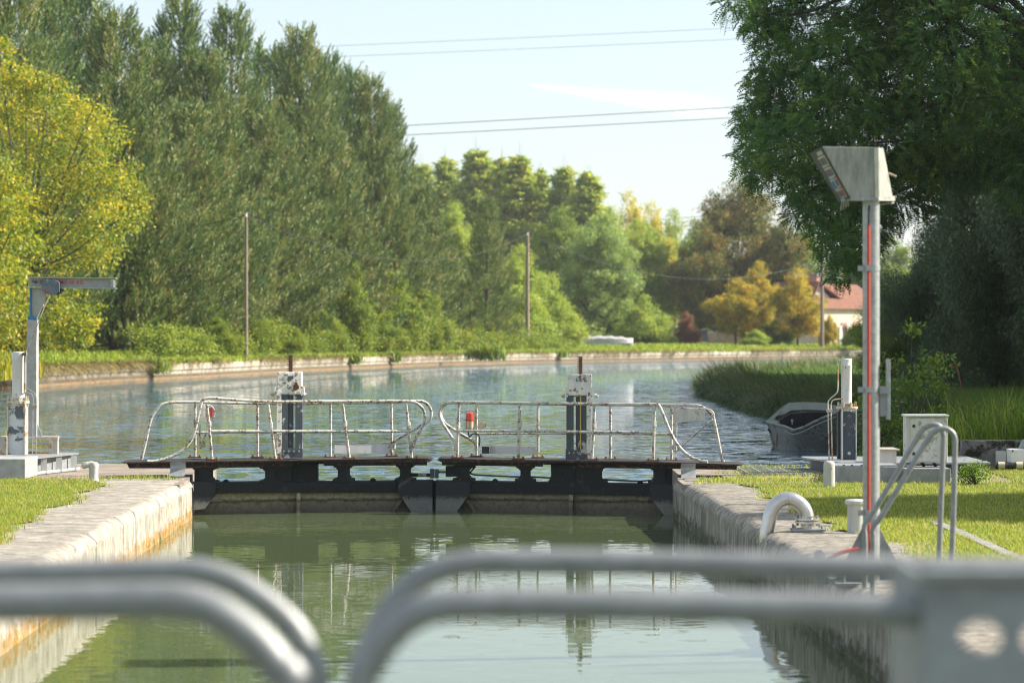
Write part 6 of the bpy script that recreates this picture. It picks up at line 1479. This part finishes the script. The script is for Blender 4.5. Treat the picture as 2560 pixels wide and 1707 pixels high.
# trees just outside the frame on the right whose shade falls on the lawn
for i, (x, y, H, wd, lab) in enumerate([(17.0,50,10,1.1,'tree beyond the right edge whose shade covers the back lawn'),(17.5,62,10,1.1,'tree beyond the right edge shading the hedge'),(21.0,72,11,1.1,'tree far beyond the right edge behind the hedge'),(15.5,41.5,9,0.95,'tree beyond the right edge behind the concrete block'),(11.6,27.6,6.6,0.82,'slim tree beyond the right edge whose shade crosses the lawn'),(24,88,12,1.2,'tree beyond the right edge far along the bank'),(18.5,56,12,1.0,'tree beyond the right edge between the shade tree and the hedge'),(19,67,12,1.0,'tree beyond the right edge casting shade on the sedge'),(19.5,84,12,1.1,'tree beyond the right edge behind the dark hedge trees'),(20,97,12,1.1,'last tree beyond the right edge along the bank'),(16.5,46,11,1.0,'tree beyond the right edge level with the boat')]):
    plant('shade_tree', 'shade_tree', x, y, 0.1, H, wd*(14/H if i != 4 else 1.0/0.82*0.95), i*1.1, L['robinia'], lab, group='trees beyond the right edge')
# leafy bush behind the pole and small growth
def bush(name, lab, x, y, z, H, R, leaf, n, mat, seed):
    rng = np.random.default_rng(seed); bl = round_blobs(rng, H, R, 0.05, 16)
    e = bpy.data.objects.new(name, None); col.objects.link(e); e.location = (x,y,z); e['label'] = lab; e['category'] = 'bush'
    link('foliage', crown_leaves(name, rng, bl, n, leaf, mat, ncl=90, spread=0.25), parent=e)
    mb = MB()
    for b in bl: mb.tube([(rng.normal()*0.05,rng.normal()*0.05,-0.05),(b[0]*0.5,b[1]*0.5,b[2]*0.55),(b[0]*1.25,b[1]*1.25,b[2]*1.12)], [0.012,0.008,0.003], 5)
    link('stems', mesh_of(mb, name+'_stems', M['bark']), parent=e); return e
bush('dogwood_bush', 'leafy green bush with arching shoots just behind the tall pole', 5.55, 39.5, 0.05, 1.75, 0.62, 0.075, 14, L['dogwood'], 71)
bush('dogwood_bush', 'lower leafy bush behind the right lift cylinder', 4.95, 38.4, -0.1, 1.1, 0.42, 0.07, 12, L['dogwood'], 72)
bush('weed_bush', 'small pale weed growing at the corner of the cabinet base', 4.98, 30.7, 0, 0.22, 0.12, 0.03, 10, L['dogwood'], 73)
def tuft(lab, x, y, z, w_, h, n, seed, mat):
    rng = np.random.default_rng(seed); b = np.stack([x+rng.normal(size=n)*w_, y-0.1+rng.normal(size=n)*0.2, z+rng.uniform(-0.35, 0.25, n)*h], 1)
    link('weed_tuft', blades('weed_tuft', b, h, 0.06, 1.0, rng, mat), label=lab, cat='weeds', group='weed tufts on the far wall')
tuft('big dark weed tuft spilling over the far wall near the centre', P(1212,0,190.5).x, 190.2, 0.35, 0.65, 0.9, 500, 74, L['mid'])
for i, (dx, yy, lab, w_) in enumerate([(362,122.3,'green tuft spilling to the waterline at the left of the far wall',0.28),(905,176.4,'small dark tuft on the far wall left of centre',0.25),(1280,212.2,'low olive tuft on the far wall right of centre',0.5),(815,165.8,'narrow tuft on the far wall between the gate towers',0.22)]):
    q = P(*D(dx,0), yy); tuft(lab, q.x, yy-0.4, 0.25, w_, 0.6, 220, 80+i, L['mid'])
# ragged undergrowth along the foot of the pines
rng = np.random.default_rng(90); bl = []
for i in range(330):
    dx = rng.uniform(330, 1330); Yw = wl(dx)+rng.uniform(7, 15); q = P(dx*1.088, 0, Yw); h = abs(rng.normal())*0.5+0.2
    for k in range(int(1+h*2)): bl.append((q.x+rng.normal()*0.25, Yw+rng.normal()*0.3, 0.8+h*rng.random()*1.2, rng.uniform(0.22, 0.5)))
link('undergrowth', crown_leaves('undergrowth', rng, bl, 12, 0.15, L['bush'], ncl=60, spread=0.5), kind='stuff', label='ragged yellow-green undergrowth along the foot of the pines', cat='undergrowth')

# ---- grasses
rng = np.random.default_rng(101)
def lawn_pts(n, xf0, xf1, y0, y1):
    y = (rng.uniform(1/y1**1.0, 1/y0**1.0, n))**-1.0; a = np.array([xf0(v) for v in y]); b = np.array([xf1(v) for v in y])
    t = rng.random(n); return np.stack([a+(b-a)*t, y, np.full(n, 0.010)], 1)
A = lawn_pts(70000, lambda y: -0.19*y-0.3, lambda y: lgrass(y)+0.05*math.sin(y*31), 14, 31.9)
B = lawn_pts(125000, lambda y: rgrass(y)-0.04+0.05*math.sin(y*29), lambda y: 0.19*y+0.6, 13, 35.3)
B = B[~((np.abs(B[:,0]-3.63) < 0.05+0.02*np.sin(B[:,1]*3)) & (B[:,1] < 24.5))]
n_ = 60000; y = rng.uniform(11, 34.5, n_); e_ = rng.exponential(2.2, n_); side = rng.random(n_) < 0.45
X = np.where(side & (y < 31.8), -0.19*y-0.3-e_, 0.19*y+0.6+e_); C_ = np.stack([X, y, np.full(n_, 0.010)], 1)
C_ = C_[(C_[:,0] < np.array([lx(v)-0.9 for v in y])) | (C_[:,0] > np.array([rx(v)+0.75 for v in y]))]
LW = np.concatenate([A, B, C_])
link('lawn_grass', blades('lawn_grass', LW, 0.034, 0.007, 0.9, rng, L['lawn'], bent=False), kind='stuff', label='short sunlit lawn grass on both sides of the lock', cat='grass')
# ragged tufts along the coping and quay joints
T_ = []
for y in np.arange(15, 31.8, 0.09):
    for f, s in ((lgrass, -1), (rgrass, 1)):
        if y > 31.1 and s > 0: continue
        k = rng.integers(0, 5); T_.append(np.stack([f(y)-s*rng.uniform(-0.02, 0.10, k), y+rng.normal(size=k)*0.05, np.zeros(k)], 1))
for (x0_, x1_, y0_, n_) in ((-5.4,-3.8,32.0,240),(-4.6,-3.75,32.25,160),(2.1,3.9,31.9,420),(2.2,3.2,31.5,500),(2.0,2.5,31.2,120),(3.9,5.7,31.0,160)):
    T_.append(np.stack([rng.uniform(x0_, x1_, n_), y0_+rng.normal(size=n_)*0.10, np.zeros(n_)], 1))
link('edge_weeds', blades('edge_weeds', np.concatenate(T_), 0.062, 0.008, 1.0, rng, L['lawn']), kind='stuff', label='ragged weeds and grass tufts along the coping edges', cat='weeds')
# far bank grass
pts = []
for (o0, o1, n_, zf) in ((0.05,1.3,26000,0), (1.3,6,42000,0), (6,26,42000,0)):
    i = rng.integers(6, len(FBs)-30, n_); t = rng.random(n_); o = o0+(o1-o0)*rng.random(n_)
    px = np.array([p.x for p in FBs]); py = np.array([p.y for p in FBs]); qx = np.array([q.x for q in FBn]); qy = np.array([q.y for q in FBn])
    X = px[i]*(1-t)+px[i+1]*t+qx[i]*o; Yv = py[i]*(1-t)+py[i+1]*t+qy[i]*o
    Zv = np.interp(o, [0.05,0.35,1.2,4,10,26], [0.44,0.44,0.45,0.66,0.86,0.93]); pts.append(np.stack([X,Yv,Zv], 1))
FG = np.concatenate(pts)
link('bank_grass', blades('bank_grass', FG, 0.34, 0.075, 0.8, rng, L['bankgrass']), kind='stuff', label='long sunlit grass along the top of the far bank', cat='grass')
# dry grass hanging over the wall
n_ = 52000; i = rng.integers(6, len(FBs)-40, n_); cl = np.sin(i*0.9)+np.sin(i*0.37+1)+np.sin(i*2.3); keep = (cl+rng.normal(size=n_)*0.9 > 0.1) | (py[i] < 118); i = np.concatenate([i[keep], rng.choice(np.where(py < 124)[0][6:], 14000)]); m_ = len(i)
o = rng.uniform(-0.02, 0.5, m_); t = rng.random(m_)
DG = np.stack([px[i]*(1-t)+px[i+1]*t+qx[i]*o, py[i]*(1-t)+py[i+1]*t+qy[i]*o, np.full(m_, 0.40)], 1)
dirs = np.stack([-qx[i], -qy[i], np.full(m_, -0.75)], 1)+rng.normal(size=(m_,3))*0.25
link('dry_grass', blades('dry_grass', DG, 0.42, 0.06, 1.1, rng, L['drygrass'], dirs=dirs), kind='stuff', label='dry brown grass drooping over the far bank wall', cat='grass')
# rank growth at the left end of the far bank
q = P(0, 974, 98); n_ = 5000
pts = np.stack([rng.uniform(-22,-16.6,n_), rng.uniform(88,101,n_), np.full(n_,0.2)], 1)
link('reed_clump', blades('reed_clump', pts, 1.0, 0.05, 0.6, rng, L['yellow']), kind='stuff', label='yellowing rank grass at the left edge of the canal', cat='grass')
# right bank: drooping sedge over the water, shaded lawn behind
RX = np.array([p.x for p in RBs]); RY = np.array([p.y for p in RBs]); SX = np.array([q.x for q in RBn]); SY = np.array([q.y for q in RBn])
ok = np.where((RY > 44.5) & (RY < 215))[0]
n_ = 46000; w_ = 1/np.maximum(RY[ok], 40); i = rng.choice(ok, n_, p=w_/w_.sum()); i = np.minimum(i, len(RX)-2); t = rng.random(n_); o = rng.uniform(-0.05, 1.5, n_)
SG = np.stack([RX[i]*(1-t)+RX[i+1]*t+SX[i]*o, RY[i]*(1-t)+RY[i+1]*t+SY[i]*o, np.interp(o, [0,0.5,1.5], [-0.15,0.1,0.22])], 1)
clump = (np.sin(SG[:,1]*1.3)+np.sin(SG[:,1]*0.51+SG[:,0]*2)+rng.normal(size=n_)*0.5)
dirs = unit(np.stack([-SX[i], -SY[i], np.full(n_, -0.2)], 1)+rng.normal(size=(n_,3))*0.55)
link('sedge', blades('sedge', SG, (0.50*(1+0.38*np.sin(SG[:,1]*0.9+1.3)*np.sin(SG[:,1]*0.37+SG[:,0]*1.7)))[:,None], 0.022, 1.15, rng, L['sedge'], rnd=np.clip(0.5+0.17*clump+rng.normal(size=n_)*0.1, 0, 1), dirs=dirs), kind='stuff', label='dark drooping sedge along the right bank behind the boat', cat='sedge')
n_ = 70000; y = (rng.uniform(1/150, 1/37, n_))**-1; x = rng.uniform(0,1,n_)
xb = np.interp(y, RY[:60].tolist() if False else RY, RX)+1.2; X = xb+(0.19*y+1-xb)*x; Z = np.where(y < 44, 0.3*(y-35)/9, 0.3)-0.01
msk = (X > xb) & (X < 0.2*y+2); SGp = np.stack([X, y, Z], 1)[msk]
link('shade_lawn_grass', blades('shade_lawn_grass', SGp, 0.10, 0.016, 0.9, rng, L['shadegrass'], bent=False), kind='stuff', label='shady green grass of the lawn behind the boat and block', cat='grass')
# reed tuft behind the cabinet
n_ = 2600; a = rng.random(n_); X = 5.4+2.6*a+rng.normal(size=n_)*0.08; Yv = 37.2+rng.uniform(-0.9, 1.6, n_); hh_ = 0.5+0.5*np.exp(-((X-6.7)/0.75)**2)
RD = np.stack([X, Yv, 0.02+0.0*X], 1)
for lo, hi, h in ((0,1600,0.62),(1600,2600,0.95)):
    sel = slice(lo, hi); P0_ = RD[sel].copy()
    if lo: P0_[:,0] = 6.7+rng.normal(size=hi-lo)*0.42
    link('tall_grass', blades('tall_grass', P0_, h, 0.015, 0.85, rng, L['reed']), kind='stuff', label=('arching long grass behind the white cabinet', 'tallest blades of grass rising behind the cabinet')[1 if lo else 0], cat='grass')
n_ = 4200; X = rng.uniform(7.0, 11.5, n_); Yv = rng.uniform(36.0, 39.5, n_); link('rank_grass', blades('rank_grass', np.stack([X, Yv, np.full(n_, 0.03)], 1), 0.42, 0.014, 0.9, rng, L['reed']), kind='stuff', label='rank sunlit grass behind the mossy concrete block', cat='grass')
